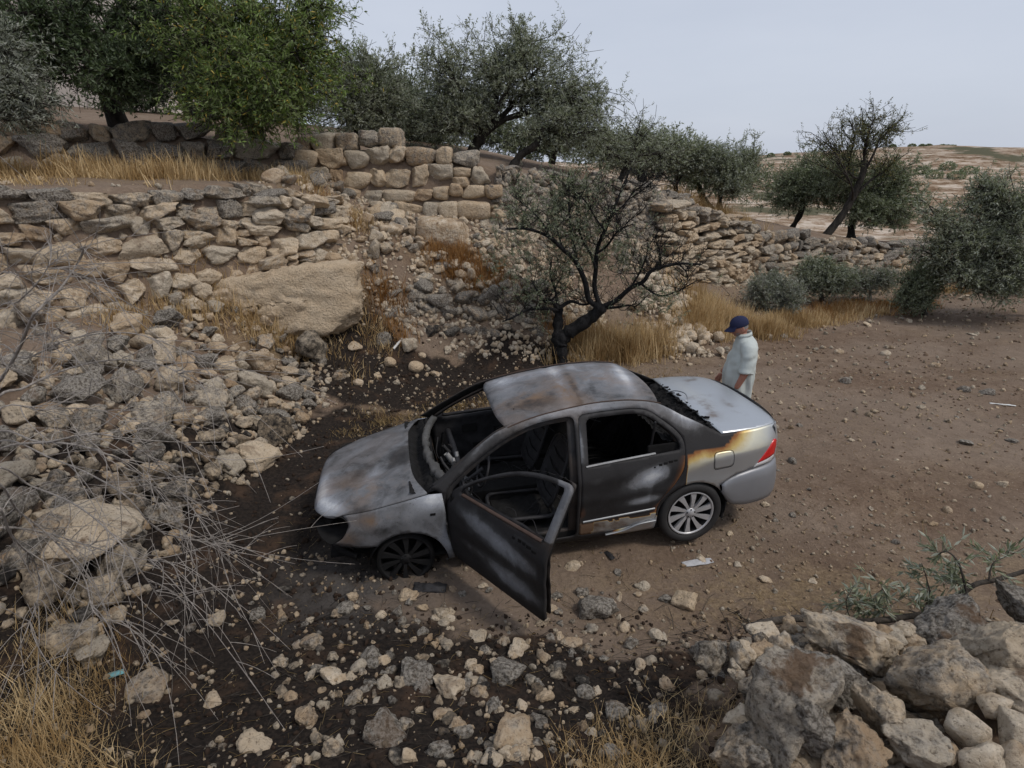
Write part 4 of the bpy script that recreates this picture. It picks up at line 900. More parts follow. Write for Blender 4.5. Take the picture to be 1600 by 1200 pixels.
def resample(P, step):
    P = np.array(P); d = np.linalg.norm(np.diff(P, axis=0), axis=1); L = np.concatenate([[0], np.cumsum(d)])
    n = max(2, int(round(L[-1]/step))); s = np.linspace(0, L[-1], n+1); return np.stack([np.interp(s, L, P[:, k]) for k in range(P.shape[1])], 1)
def loop2d(parts, step):
    """closed outline from parts: ('c', pts) smooth curve or ('l', pts) straight polyline"""
    out = []
    for typ, pts in parts:
        q = catmull(pts, 8) if typ == 'c' else np.array(pts, float)
        q = resample(q, step)
        out.append(q if not len(out) or np.linalg.norm(out[-1][-1]-q[0]) > 1e-6 else q[1:])
    P = np.concatenate(out)
    if np.linalg.norm(P[0]-P[-1]) < step*.3: P = P[:-1]
    return P
def inside(P, poly):
    x, y = P[:, 0], P[:, 1]; c = np.zeros(len(P), bool); j = len(poly)-1
    for i in range(len(poly)):
        a, b = poly[i], poly[j]
        m = ((a[1] > y) != (b[1] > y)) & (x < (b[0]-a[0])*(y-a[1])/(b[1]-a[1]+1e-12)+a[0]); c ^= m; j = i
    return c
def dist_poly(P, poly):
    d = np.full(len(P), 9.)
    for a, b in zip(poly, np.roll(poly, -1, 0)):
        e = b-a; t = np.clip(((P-a)@e)/(e@e+1e-12), 0, 1); d = np.minimum(d, np.linalg.norm(P-a-t[:, None]*e, axis=1))
    return d
def fill2d(outline, holes=(), step=.025):
    lo, hi = outline.min(0), outline.max(0)
    g = np.stack(np.meshgrid(np.arange(lo[0], hi[0], step), np.arange(lo[1], hi[1], step)), -1).reshape(-1, 2)
    g[:, 0] += (np.arange(len(g)) % 2)*step*.02
    m = inside(g, outline) & (dist_poly(g, outline) > step*.55)
    for h in holes: m &= ~inside(g, h) & (dist_poly(g, h) > step*.55)
    verts = [outline]+list(holes)+[g[m]]; edges = []; off = 0
    for h in [outline]+list(holes):
        n = len(h); edges += [(off+i, off+(i+1) % n) for i in range(n)]; off += n
    allv = np.concatenate(verts)
    r = delaunay_2d_cdt([Vector(p) for p in allv], edges, [], 0, 1e-5)
    Q = np.array([v[:] for v in r[0]]); T = np.array([list(f) for f in r[2]]); c = Q[T].mean(1)
    ok = inside(c, outline)
    for h in holes: ok &= ~inside(c, h)
    T = T[ok]; used = np.unique(T); mp_ = np.zeros(len(Q), int); mp_[used] = np.arange(len(used))
    return Q[used], mp_[T].tolist()
def panel(name, parent, P2, Fc, to3, paint=None, mat=None, mat2=None, thick=.012, mirror=False, label=None, flipn=False):
    A = to3(P2)
    if mirror: A = A*np.array([1, -1, 1])
    V = CX(A); Fc = [f[::-1] for f in Fc] if flipn else Fc
    me = mesh_np(name, V, Fc, [mat or M_CAR, mat2 or M_SOOT])
    if paint is not None:
        b = np.clip(np.stack(paint(A[:, 0], A[:, 1], A[:, 2]), 1), 0, 1); point_color(me, 'burn', b)
    o = obj(name, me, parent)
    # make every panel face outwards, away from the car's middle
    ctr = np.array([0-.9, 0, .55]); me.calc_loop_triangles() if False else None
    tot = sum((Vector(p.center)-Vector(ctr)).dot(p.normal)*p.area for p in me.polygons)
    if tot < 0: me.flip_normals()
    if thick:
        s = o.modifiers.new('thickness', 'SOLIDIFY'); s.thickness = thick; s.offset = -1; s.material_offset = 1; s.material_offset_rim = 0 if mat2 is None else 1
    if label: o['label'] = label
    return o
S3 = lambda off=0.0: (lambda P: np.stack([P[:, 0], sidev(P[:, 0], P[:, 1])-off, P[:, 1]], 1))
T3 = lambda kind, off=0.0: (lambda P: np.stack([P[:, 0], P[:, 1], topz(kind, P[:, 0], P[:, 1])-off], 1))
gs = lambda u, z, cu, cz, su, sz, a=0.0: np.exp(-(((u-cu)*math.cos(a)+(z-cz)*math.sin(a))/su)**2-((-(u-cu)*math.sin(a)+(z-cz)*math.cos(a))/sz)**2)
nz = lambda u, z, s, k: fbm2(np.asarray(u)*s, np.asarray(z)*s, 4, k)

# ---- paint maps: where fire has taken the paint, plus a sky reflection painted on the rear quarter
def paint_side(u, v, z):
    zd = .955+.25*(u-3.36)+.025*nz(u, z, 5, 1); zl = zd-.25
    h = np.clip((z-zl)/(zd-zl), 0, 1.7)*.60
    h = h*(1-.98*sstep(3.68, 4.12, u+.6*(1.03-z)+.04*nz(u, z, 6, 2)))+.20*sstep(.84, .89, z)*sstep(3.5, 3.8, u)*sstep(4.45, 4.1, u)  # upper quarter kept pale: sky reflection painted in with the heat yellowing
    h = np.where(u < 3.37, np.maximum(h, 1-.0*u), h); h = np.clip(h, 0, 1)
    h = np.where(u < 3.30, 1, h); h = np.where((u > 2.55) & (z < .36), np.minimum(h, sstep(2.9, 2.5, u)), h)
    roofr = sstep(1.18, 1.30, z)
    a = .30*roofr+.12*sstep(1.0, 1.2, z)+.75*gs(u, z, 3.42, 1.24, .16, .10, -.7)+.30*gs(u, z, 2.3, 1.38, .6, .04)+.22*gs(u, z, 1.5, 1.13, .35, .03, .75)
    return h, np.where(h > .5, a+.12, 0), .25*gs(u, z, 1.9, 1.33, .5, .05)+.1*roofr
def paint_fender(u, v, z):
    h = .9+0*u
    a = .53+.5*gs(u, z, 1.15, .82, .2, .08)+.35*gs(u, z, 1.2, .45, .08, .16)-.12*gs(u, z, .6, .58, .18, .05)
    return h, a, .95*gs(u, z, .62, .68, .16, .05)+.8*gs(u, z, .38, .53, .1, .06)+.6*gs(u, z, .98, .60, .1, .1)
def paint_hood(u, v, z):
    n = nz(u, v, 2.2, 4)
    a = .50+.12*n+.48*gs(u, v, .15, .20, .09, .30, -.15)+.45*gs(u, v, .29, .54, .06, .14, -.6)-.12*gs(u, v, .8, .1, .2, .2)+.10*gs(u, v, .6, -.3, .3, .25)+.25*gs(u, v, .62, .25, .07, .2, .4)
    return np.full_like(u, .93), a, .10+.5*gs(u, v, .55, .50, .40, .16)+.4*gs(u, v, .3, .3, .2, .2)
def paint_roof(u, v, z):
    a = .53+.09*nz(u, v, 2.5, 7)+.20*np.exp(-((u-2.42+.10*v)/.055)**2)-.16*np.exp(-((u-2.53+.10*v)/.03)**2)+.28*gs(u, v, 2.45, -.35, .5, .14)+.32*gs(u, v, 1.92, -.3, .1, .3)+.42*gs(u, v, 3.08, -.05, .06, .5, .15)+.16*gs(u, v, 2.9, .1, .2, .3)-.2*gs(u, v, 2.1, .35, .2, .12)
    return np.full_like(u, .95), a, .30+.75*gs(u, v, 2.1, .22, .22, .12)+.65*gs(u, v, 2.42, .28, .10, .30)+.55*gs(u, v, 2.75, .05, .22, .16)
def paint_deck(u, v, z):
    d = nz(u, v, 4.5, 9)
    h = 0*u+.12*gs(u, v, 3.9, -.2, .10, .45)
    return h, np.zeros_like(u), 1.9*gs(u, v, 4.03, -.25, .075, .40, .30)*sstep(-.25, .15, d)+1.3*gs(u, v, 3.84, .15, .07, .4)*sstep(-.1, .3, d)+.8*gs(u, v, 4.12, .3, .05, .2)*sstep(0, .3, d)
def paint_rdoor(u, v, z):
    eu = np.interp(z, [.3, .5, .7, .9, 1.0], [3.02, 3.10, 3.24, 3.32, 3.36])
    h = .47+np.clip((eu+.05-u)/.11+.10*nz(u, z, 7, 11), 0, 1)*.40
    h = np.minimum(h, 1-.44*gs(u, z, 2.39, .50, .06, .10))
    low = sstep(.42, .36, z+.03*nz(u, z, 5, 12)); h = np.where(low > .5, np.where(u+.05*nz(u, z, 9, 13) < 2.50, .58, .06), h)
    h = np.where(z > .93, 1, h)
    a = .98*gs(u, z, 3.02, .765, .27, .10, .22)*sstep(3.30, 3.16, u)+.8*gs(u, z, 2.97, .545, .19, .05, .08)+.30*gs(u, z, 2.5, .80, .12, .06)+.30*(z > .95)+.5*gs(u, z, 2.4, 1.15, .035, .2)+.35*gs(u, z, 2.75, .935, .5, .012)
    return h, np.where(h > .6, a, 0), .95*low*sstep(3.15, 2.7, u)
def paint_fdoor(u, v, z):
    t = (u-1.22)/1.12
    a = .02+.72*gs(t, z, .52, .73, .55, .10, -.13)*sstep(.02, .12, t)*sstep(1.0, .93, t)+.66*gs(t, z, .70, .45, .32, .10, -.10)+.30*gs(t, z, .25, .5, .18, .05)+.30*(z > .93)+.25*(z > .93)*(t > .92)+.35*gs(t, z, .85, .86, .2, .03)
    return np.ones_like(u)*(1-.0*u), a, .35*gs(t, z, .5, .92, .5, .03)
def paint_dark(u, v, z): return np.ones_like(u), .22+.25*nz(u, z, 4, 14), .15+0*u

# ---- outlines in side view
rail = [(1.10,.905),(1.15,.935),(1.37,1.075),(1.61,1.22),(1.78,1.293),(2.07,1.352),(2.3,1.385),(2.56,1.408),(2.92,1.405),(3.12,1.372),(3.25,1.315),(3.38,1.24),(3.53,1.165),(3.68,1.085)]
FD_L = [(1.245,.885),(1.215,.80),(1.205,.66),(1.21,.52),(1.235,.38),(1.27,.265)]
fdoor_top = [(1.245,.885),(1.30,.935),(1.48,1.055),(1.66,1.155),(1.84,1.235),(2.02,1.288),(2.20,1.313),(2.33,1.322)]
fdoor = [('c', fdoor_top), ('c', [(2.33,1.322),(2.372,1.312),(2.385,1.28)]), ('l', [(2.385,1.28),(2.355,.90),(2.335,.30)]), ('c', [(2.335,.30),(2.325,.272),(2.29,.262)]), ('l', [(2.29,.262),(1.30,.262)]), ('c', [(1.30,.262),(1.235,.38),(1.21,.52),(1.205,.66),(1.215,.80),(1.245,.885)])]
fwin = [('c', [(1.35,.94),(1.49,1.036),(1.665,1.130),(1.845,1.207),(2.03,1.258),(2.20,1.282),(2.318,1.289)]), ('l', [(2.318,1.289),(2.33,1.275),(2.295,.918)]), ('l', [(2.295,.918),(1.37,.892),(1.335,.90),(1.35,.94)])]
rdoor = [('c', [(2.43,1.30),(2.46,1.325),(2.52,1.331),(2.75,1.337),(2.93,1.334),(3.03,1.318),(3.10,1.288),(3.17,1.236),(3.28,1.148),(3.345,1.07),(3.362,1.0),(3.352,.90),(3.325,.78),(3.27,.68),(3.20,.60),(3.135,.52),(3.10,.44)]), ('l', [(3.10,.44),(3.085,.33)]), ('l', [(3.085,.33),(2.72,.262),(2.40,.262)]), ('c', [(2.40,.262),(2.375,.272),(2.368,.30)]), ('l', [(2.368,.30),(2.395,.90),(2.43,1.30)])]
rwin = [('c', [(2.49,1.262),(2.51,1.287),(2.56,1.294),(2.8,1.299),(2.95,1.292),(3.03,1.272),(3.09,1.243),(3.17,1.183),(3.26,1.11),(3.305,1.05),(3.322,1.0),(3.315,.972)]), ('l', [(3.315,.972),(3.08,.957),(2.46,.922)]), ('l', [(2.46,.922),(2.49,1.262)])]
uni = [('c', rail), ('l', [(3.68,1.085),(3.73,edge('deck', 3.73)[1]-.002)]), ('c', [(u, edge('deck', u)[1]-.002) for u in np.linspace(3.73, 4.40, 9)]),
       ('l', [(4.40, edge('deck', 4.40)[1]-.002), (4.42, .70), (4.045,.685)]), ('c', [(4.045,.685),(3.95,.675),(3.85,.655),(3.76,.615),(3.71,.58)]),
       ('c', [(3.45+.345*math.cos(a), .315+.335*math.sin(a)) for a in np.linspace(.62, math.pi+.05, 18)]), ('l', [(3.105,.29),(3.10,.19),(1.36,.19),(1.262,.225)]), ('c', [(1.262,.225),(1.235,.38),(1.21,.52),(1.207,.70),(1.19,.85),(1.10,.905)])]
STEP = .024
o_uni = loop2d(uni, STEP)
def inset(P, d):
    c = np.roll(P, -1, 0)-np.roll(P, 1, 0); n = np.stack([c[:, 1], -c[:, 0]], 1); n /= np.linalg.norm(n, axis=1)[:, None]+1e-9
    ar = .5*np.sum(P[:, 0]*np.roll(P[:, 1], -1)-np.roll(P[:, 0], -1)*P[:, 1]); return P-n*d*(1 if ar > 0 else -1)
o_fd, o_fw, o_rd, o_rw = [loop2d(x, STEP) for x in (fdoor, fwin, rdoor, rwin)]
U2, UF = fill2d(o_uni, [inset(o_fd, -.004), inset(o_rd, -.004)], STEP)
body = panel('body_side', CAR, U2, UF, S3(), paint_side)
# the inner frame of the door openings, set back from the skin
I2, IF = fill2d(inset(o_uni, .008), [inset(o_fd, .05), inset(o_rd, .055)], .035)
panel('door_frame', CAR, I2, IF, S3(.055), paint_dark, thick=.03)
# rear door: closed, scorched
D2, DF = fill2d(o_rd, [o_rw], .020)
rd = panel('rear_door', CAR, D2, DF, S3(-.001), paint_rdoor, thick=.035, label='scorched rear door with a pale heat mark, still shut')
D2b, DFb = fill2d(inset(o_rd, .02), [inset(o_rw, -.02)], .04); panel('inner_skin', rd, D2b, DFb, S3(.075), paint_dark, thick=.01)
def strip(name, parent, pts, off, w, h, mat, n=24, mirror=1):
    """raised strip following the side surface; pts in (u,z)"""
    q = resample(catmull(pts, 8), (pts[-1][0]-pts[0][0])/n); A = np.stack([q[:, 0], sidev(q[:, 0], q[:, 1])+off, q[:, 1]], 1); prof = [(-h/2, -.01), (-h/2, .0), (-h*.25, w), (h*.25, w), (h/2, 0), (h/2, -.01)]
    V = np.concatenate([A+np.array([0, p[1], p[0]]) for p in prof]); m = len(A); F = [[k*m+i, k*m+i+1, (k+1)*m+i+1, (k+1)*m+i] for k in range(len(prof)-1) for i in range(m-1)]
    me = mesh_np(name, CX(V*np.array([1, mirror, 1])), F, [mat]); return obj(name, me, parent)
strip('door_moulding', rd, [(2.40,.405),(2.7,.418),(3.02,.432),(3.08,.436)], 0, .010, .022, M_SILV)
strip('window_rail', rd, [(2.44,.926),(2.7,.943),(3.08,.965)], .001, .008, .016, M_ASHM)
strip('sill_trim', CAR, [(2.62,.225),(2.78,.245),(2.92,.30),(3.09,.315)], .012, .012, .014, M_SILV)
def box_bm(name, parent, c, s, mat, rot=(0, 0, 0), bev=.006):
    bm = bmesh.new(); bmesh.ops.create_cube(bm, size=1); bmesh.ops.scale(bm, vec=s, verts=bm.verts)
    if bev: bmesh.ops.bevel(bm, geom=bm.edges[:], offset=min(bev, min(s)*.3), segments=2, affect='EDGES')
    bmesh.ops.rotate(bm, cent=(0, 0, 0), matrix=Euler(rot).to_matrix(), verts=bm.verts)
    bmesh.ops.translate(bm, vec=(c[0]-3.45, -c[1], c[2]), verts=bm.verts)
    me = bpy.data.meshes.new(name); bm.to_mesh(me); bm.free(); me.materials.append(mat); return obj(name, me, parent)
def tube_part(name, parent, pts, rad, mat, sides=8, n=6, raw=False):
    q = catmull(pts, n); V, F = tubes([q if raw else CX(np.array(q))], [np.full(len(q), rad)], sides); return obj(name, mesh_np(name, V, F, [mat]), parent)
sv = lambda u, z: float(sidev(u, z))
box_bm('window_bar', rd, (3.085, sv(3.085,1.10)-.012, 1.105), (.018, .02, .30), M_SOOTG, (0.22, 0, 0), .004)
# burnt door-handle recesses
for i, (u, z, w, h) in enumerate([(3.115,.868,.030,.026),(3.165,.874,.034,.030),(3.215,.882,.040,.028),(3.262,.888,.034,.020),(3.06,.855,.018,.014)]):
    box_bm('handle_hole', rd, (u, sv(u, z)+.001, z), (w, .006, h), M_SOOT, (0, 0, 0), .003)

# fender
fe_top = [(u, edge('hood', u)[1]-.003) for u in np.linspace(.37, 1.08, 12)]
fend = [('c', fe_top), ('l', [fe_top[-1], (1.19,.86)]), ('c', [(1.19,.86),(1.205,.70),(1.203,.52),(1.228,.38),(1.258,.222)]), ('l', [(1.258,.222),(1.18,.20)]),
        ('c', [(.865+.335*math.cos(a), .225+.325*math.sin(a)) for a in np.linspace(-.05, math.pi-.75, 18)]), ('l', [(.62,.447),(.54,.44),(.27,.468)]), ('c', [(.27,.468),(.345,.53),(.395,.61),(.405,.655),(.37,fe_top[0][1])])]
f2, ff = fill2d(loop2d(fend, STEP), [], STEP)
fen = panel('front_fender', CAR, f2, ff, S3(), paint_fender, label='front fender burned to bare mottled metal')
box_bm('indicator_hole', fen, (1.10, sv(1.10,.70)+.001, .70), (.045, .006, .022), M_SOOT)
panel('front_fender', CAR, f2, ff, S3(), paint_fender, mirror=True)
# far side of the body, with its doors shut
panel('body_side', CAR, U2, UF, S3(), paint_dark, mirror=True)
D2, DF = fill2d(o_rd, [o_rw], .035); panel('rear_door', CAR, D2, DF, S3(), paint_dark, thick=.03, mirror=True)
F2, FF = fill2d(o_fd, [o_fw], .030); fdr = panel('front_door', CAR, F2, FF, S3(), paint_dark, thick=.03, mirror=True)
I3, IF3 = fill2d(inset(o_fd, .02), [inset(o_fw, -.015)], .035)
dent = lambda off: (lambda P: np.stack([P[:, 0], sidev(P[:, 0], P[:, 1])-off-.02*fbm2(P[:, 0]*9, P[:, 1]*9, 3, 3), P[:, 1]], 1))
panel('inner_skin', fdr, I3, IF3, dent(.07), paint_dark, thick=.01, mirror=True, mat2=M_SOOTG)
for (u, z, w, h) in [(1.62,.70,.16,.10),(1.95,.62,.12,.12),(1.75,.48,.2,.07)]: box_bm('door_cutout', fdr, (u, -(sv(u, z)-.088), z), (w, .012, h), M_SOOT, bev=.004)

# hood, roof, boot lid
hs = [(u, edge('hood', u)[0]-.008) for u in np.linspace(.36, 1.06, 12)]
hood_half = [('c', [(.072,0),(.08,.25),(.115,.45),(.19,.59),(.28,.675),(.36,hs[0][1])]), ('c', hs), ('c', [hs[-1],(1.075,.775),(1.04,.70),(.995,.58),(.962,.42),(.952,.2),(.95,0)])]
hh = loop2d(hood_half, .03); hfull = np.concatenate([hh, hh[::-1][1:-1]*np.array([1, -1])])
h2, hf = fill2d(hfull, [], .03)
def hood3(P):
    A = T3('hood')(P); A[:, 2] += -.045*np.exp(-((P[:, 0]-.07)/.035)**2)*1.0+.006*fbm2(P[:, 0]*3, P[:, 1]*3, 3, 77)+.008*np.exp(-((np.abs(P[:, 1])-.42)/.06)**2)*sstep(.1, .4, P[:, 0]); return A
panel('hood', CAR, h2, hf, hood3, paint_hood, label='hood burned to blue grey bare metal with ashy blotches')
rs = [(u, edge('roof', u)[0]-.010) for u in np.linspace(1.80, 3.18, 14)]
roof_half = [('c', [(1.735,0),(1.74,.3),(1.765,.48),(1.80,rs[0][1])]), ('c', rs), ('c', [rs[-1],(3.215,.40),(3.235,.2),(3.24,0)])]
rh = loop2d(roof_half, .03); rfull = np.concatenate([rh, rh[::-1][1:-1]*np.array([1, -1])]); r2, rf = fill2d(rfull, [], .03)
def roof3(P):
    A = T3('roof')(P); u, v = P[:, 0], P[:, 1]
    A[:, 2] += -.006*np.exp(-((u-2.42)/.04)**2)+.004*np.exp(-((u-2.36)/.02)**2)-.012*np.exp(-((u-1.74)/.03)**2)-.008*gs(u, v, 2.1, .2, .2, .2)+.003*fbm2(u*5, v*5, 3, 5)-.012*sstep(.03, .0, np.array([sidev(a, 1.36) for a in u])-np.abs(v)-.035); return A
rf_ = panel('roof', CAR, r2, rf, roof3, paint_roof, thick=.02, label='roof panel burned to rust brown and ash grey')
for z0, vv in ((0, 1), (0, -1)):
    q = [(u, vv*(edge('roof', u)[0]-.004), edge('roof', u)[1]+.004) for u in np.linspace(1.80, 3.2, 14)]; tube_part('roof_seam', rf_, q, .006, M_RUSTM, 6, 3)
ds = [(u, edge('deck', u)[0]-.006) for u in np.linspace(3.735, 4.34, 9)]
deck_half = [('c', [(3.70,0),(3.70,.3),(3.715,.55),(3.735,ds[0][1])]), ('c', ds), ('c', [ds[-1],(4.39,.56),(4.425,.42),(4.455,.22),(4.465,0)])]
dh = loop2d(deck_half, .03); dfull = np.concatenate([dh, dh[::-1][1:-1]*np.array([1, -1])]); d2, df = fill2d(dfull, [], .03)
lid = panel('boot_lid', CAR, d2, df, T3('deck'), paint_deck, label='pale silver boot lid streaked with dirt, hardly burnt')
tube_part('gas_strut', lid, [(3.66,-.20,1.10),(3.71,-.12,1.145),(3.76,-.02,1.15),(3.74,.08,1.125),(3.68,.10,1.11)], .006, M_SILV, 6)
# rear face under the lid, lights, bumper
ns = 40
def rear_plan(s, grow=0.0):                       # s -1..1 round the tail, returns u, v
    pts = np.array([(3.73,.838),(3.95,.825),(4.14,.795),(4.28,.745),(4.38,.665),(4.45,.53),(4.49,.33),(4.505,0)]); k = catmull(pts, 6); L = np.concatenate([[0], np.cumsum(np.linalg.norm(np.diff(k, axis=0), axis=1))]); L /= L[-1]
    a = np.abs(s); u = np.interp(1-a, L, k[:, 0]); v = np.interp(1-a, L, k[:, 1])*np.sign(s); return u+grow*sstep(1, .6, a), v+grow*.8*np.sign(s)*sstep(0, .4, a)
def bumper():
    s = np.linspace(-1, 1, 81); rows = []
    prof = [(0, .0, -.03), (.06, .004, .012), (.2, .010, .022), (.45, .012, .026), (.7, .008, .020), (.9, .002, .008), (1.0, -.004, -.02)]
    au, _ = rear_plan(s)
    zt = np.interp(au, [3.73,3.80,3.9,4.05,4.3,4.5], [.585,.63,.662,.682,.69,.69]); zb = np.interp(au, [3.70,3.735,3.79,3.86,4.0,4.5], [.555,.50,.41,.335,.30,.285])
    for f, gz, g in prof[::-1]:
        u, v = rear_plan(s, g); rows.append(np.stack([u, v, zb+(zt-zb)*f], 1))
    V = np.concatenate(rows); m = len(s); F = np.array([[k*m+i, k*m+i+1, (k+1)*m+i+1, (k+1)*m+i] for k in range(len(rows)-1) for i in range(m-1)])
    me = mesh_np('rear_bumper', CX(V), F, [M_BUMP, M_SOOT]); o = obj('rear_bumper', me, CAR)
    tot = sum((Vector(p.center)-Vector((-.4, 0, .5))).dot(p.normal) for p in me.polygons)
    if tot < 0: me.flip_normals()
    md = o.modifiers.new('thickness', 'SOLIDIFY'); md.thickness = .008; md.offset = -1; o['label'] = 'plain grey rear bumper, not burnt'
bumper()
def rear_face():
    s = np.linspace(-.52, .52, 41); rows = []
    for z, k in [(1.055, .03), (1.03, .012), (.97, 0), (.85, .0), (.74, .01), (.68, .03)]:
        u, v = rear_plan(s); rows.append(np.stack([u-k-.02, v*.985, np.full_like(u, z)-.05*v*v], 1))
    V = np.concatenate(rows); m = len(s); F = np.array([[a*m+i, a*m+i+1, (a+1)*m+i+1, (a+1)*m+i] for a in range(len(rows)-1) for i in range(m-1)])
    me = mesh_np('boot_face', CX(V), F, [M_CAR]); point_color(me, 'burn', np.zeros((len(V), 3))); obj('boot_face', me, lid)
rear_face()
for mir in (False, True):
    red = loop2d([('l', [(4.30,.915),(4.258,.885),(4.115,.745),(4.10,.73)]), ('l', [(4.10,.73),(4.33,.755)]), ('l', [(4.33,.755),(4.352,.83),(4.345,.90),(4.30,.915)])], .02)
    clr = loop2d([('l', [(4.098,.727),(4.05,.69),(4.32,.70),(4.33,.75),(4.098,.727)])], .02)
    a, b = fill2d(red, [], .02); tl = panel('tail_light', CAR, a, b, S3(-.004), None, M_REDL, M_REDL, .02, mir)
    a, b = fill2d(clr, [], .02); panel('reversing_lens', tl, a, b, S3(-.003), None, M_CLRL, M_CLRL, .02, mir)
fuel = loop2d([('c', [(3.655,.905),(3.73,.91),(3.80,.908),(3.822,.89),(3.83,.83),(3.828,.78),(3.81,.76),(3.73,.755),(3.66,.752),(3.642,.77),(3.636,.83),(3.64,.885),(3.655,.905)])], .018)
a, b = fill2d(fuel, [], .018); panel('fuel_flap', CAR, a, b, S3(-.002), lambda u, v, z: tuple(x*.7 for x in paint_side(u, v, z)), thick=.006)
fo = inset(fuel, -.005); fo3 = S3(-.0015)(fo); fo3 = np.concatenate([fo3, fo3[:1]]); V, F = tubes([CX(fo3)], [np.full(len(fo3), .002)], 5); obj('fuel_flap_gap', mesh_np('fuel_flap_gap', V, F, [M_SOOT]), CAR)

# open front door, hinged at its front edge
HU, HV = 1.235, sv(1.235, .6)-.01
fd = empty('front_door', (HU-3.45, -HV, 0), (0, 0, -math.radians(59))); fd.parent = CAR; fd['label'] = 'burned front door swung wide open, its window gone'
def dsh(o): o.location = (-(HU-3.45), HV, 0); return o
F2, FF = fill2d(o_fd, [o_fw], .020)
dsh(panel('door_skin', fd, F2, FF, S3(), paint_fdoor, thick=.03))
I3, IF3 = fill2d(inset(o_fd, .018), [inset(o_fw, -.012)], .03); dsh(panel('inner_skin', fd, I3, IF3, dent(.075), paint_dark, thick=.012, mat2=M_SOOT))
dsh(strip('window_rail', fd, [(1.37,.898),(1.8,.908),(2.28,.921)], -.004, .014, .022, M_RUSTM))
for (u, z, w, h) in [(2.02,.838,.028,.024),(2.085,.842,.035,.034),(2.13,.842,.03,.03),(2.18,.838,.045,.03),(2.235,.83,.045,.026)]: dsh(box_bm('handle_hole', fd, (u, sv(u, z)+.001, z), (w, .006, h), M_SOOT, (0, 0, 0), .003))
q = catmull([(1.26,sv(1.26,.6)-.04,.86),(1.225,sv(1.26,.6)-.045,.6),(1.27,sv(1.26,.4)-.04,.28)], 6); dsh(tube_part('door_edge', fd, q.tolist(), .022, M_SOOT, 6, 2))
P, Fc = ICO[3]; V = P*np.array([.10, .035, .13]); V = V+np.array([[fbm(p, 3, 2.)*.015]*3 for p in P]); o = obj('armrest', mesh_np('armrest', V+np.array([2.16-3.45, -(sv(2.1,.6)-.13), .62]), Fc, [M_SOOTG]), fd); dsh(o)

# wheels
def lathe(name, parent, prof, mat, n=48, smooth=True):
    """prof: (radius, y) along the axle"""
    pr = np.array(prof); a = np.linspace(0, 2*np.pi, n, endpoint=False)
    V = np.concatenate([np.stack([pr[:, 0]*math.cos(t), pr[:, 1], pr[:, 0]*math.sin(t)], 1) for t in a]); m = len(pr)
    F = np.array([[i*m+k, i*m+k+1, ((i+1) % n)*m+k+1, ((i+1) % n)*m+k] for i in range(n) for k in range(m-1)])
    return obj(name, mesh_np(name, V, F, [mat], smooth), parent)
def wheel(u, vsign, z, burnt, label, steer=0.0):
    w = empty('wheel', (u-3.45, -vsign*(.70 if burnt else .735), z), (0, 0, steer+(0 if vsign > 0 else math.pi))); w.parent = CAR
    if label: w['label'] = label
    mt, mf = (M_ALLOYB, M_ALLOYB) if burnt else (M_DARKW, M_ALLOY)
    if not burnt:
        lathe('tyre', w, [(.205,.09),(.215,.10),(.235,-.098),(.255,-.108),(.285,-.108),(.303,-.098),(.311,-.08),(.314,-.05),(.314,.05),(.308,.085),(.285,.105),(.24,.105),(.205,.09)], M_TYRE, 64)
        for k in range(0): pass
    else:
        lathe('tyre_remains', w, [(.205,.08),(.218,-.085),(.232,-.10),(.25,-.085),(.245,.07),(.205,.08)], M_SOOT, 40)
    rim = lathe('rim', w, [(.232,-.092),(.226,-.100),(.212,-.098),(.206,-.085),(.200,-.03),(.195,.08),(.0,.085)], mt, 56)
    lathe('rim_lip', rim, [(.226,-.101),(.219,-.104),(.212,-.101),(.208,-.092)], mf, 56)
    for k in range(10):
        a = k*2*math.pi/10+.10; wi, wo = .017, .034
        pts = []
        for (r_, hw, y) in [(.045,.014,-.088),(.10,.0145,-.094),(.16,.021,-.096),(.212,.030,-.094)]:
            pts += [(r_, -hw, y), (r_, hw, y), (r_, hw*.8, y+.03), (r_, -hw*.8, y+.03)]
        pts = np.array(pts); c, s_ = math.cos(a), math.sin(a); tw = .14*(pts[:, 0]/.21)
        x = pts[:, 0]*np.cos(a+tw)-pts[:, 1]*np.sin(a+tw); zz_ = pts[:, 0]*np.sin(a+tw)+pts[:, 1]*np.cos(a+tw)
        V = np.stack([x, pts[:, 2], zz_], 1); F = []
        for i in range(3):
            for j in range(4): F.append([i*4+j, i*4+(j+1) % 4, (i+1)*4+(j+1) % 4, (i+1)*4+j])
        me = mesh_np('spoke', V, F, [mf], False); me.update(); obj('spoke', me, rim)
    lathe('hub_cap', rim, [(.0,-.106),(.022,-.105),(.030,-.100),(.048,-.092),(.052,-.07)], mf, 24)
    for k in range(5):
        a = k*2*math.pi/5+.3; lathe('wheel_nut', rim, [(0,-.100),(.009,-.099),(.010,-.08)], mt, 8).location = (.038*math.cos(a)*1.0, 0, .038*math.sin(a))
    return w
wheel(3.45, 1, .314, False, 'intact rear wheel with a ten spoke alloy rim')
wheel(.835, 1, .262, True, 'burnt front wheel without a tyre, its rim blackened', .04)
wheel(3.45, -1, .314, False, None); wheel(.835, -1, .268, True, None)
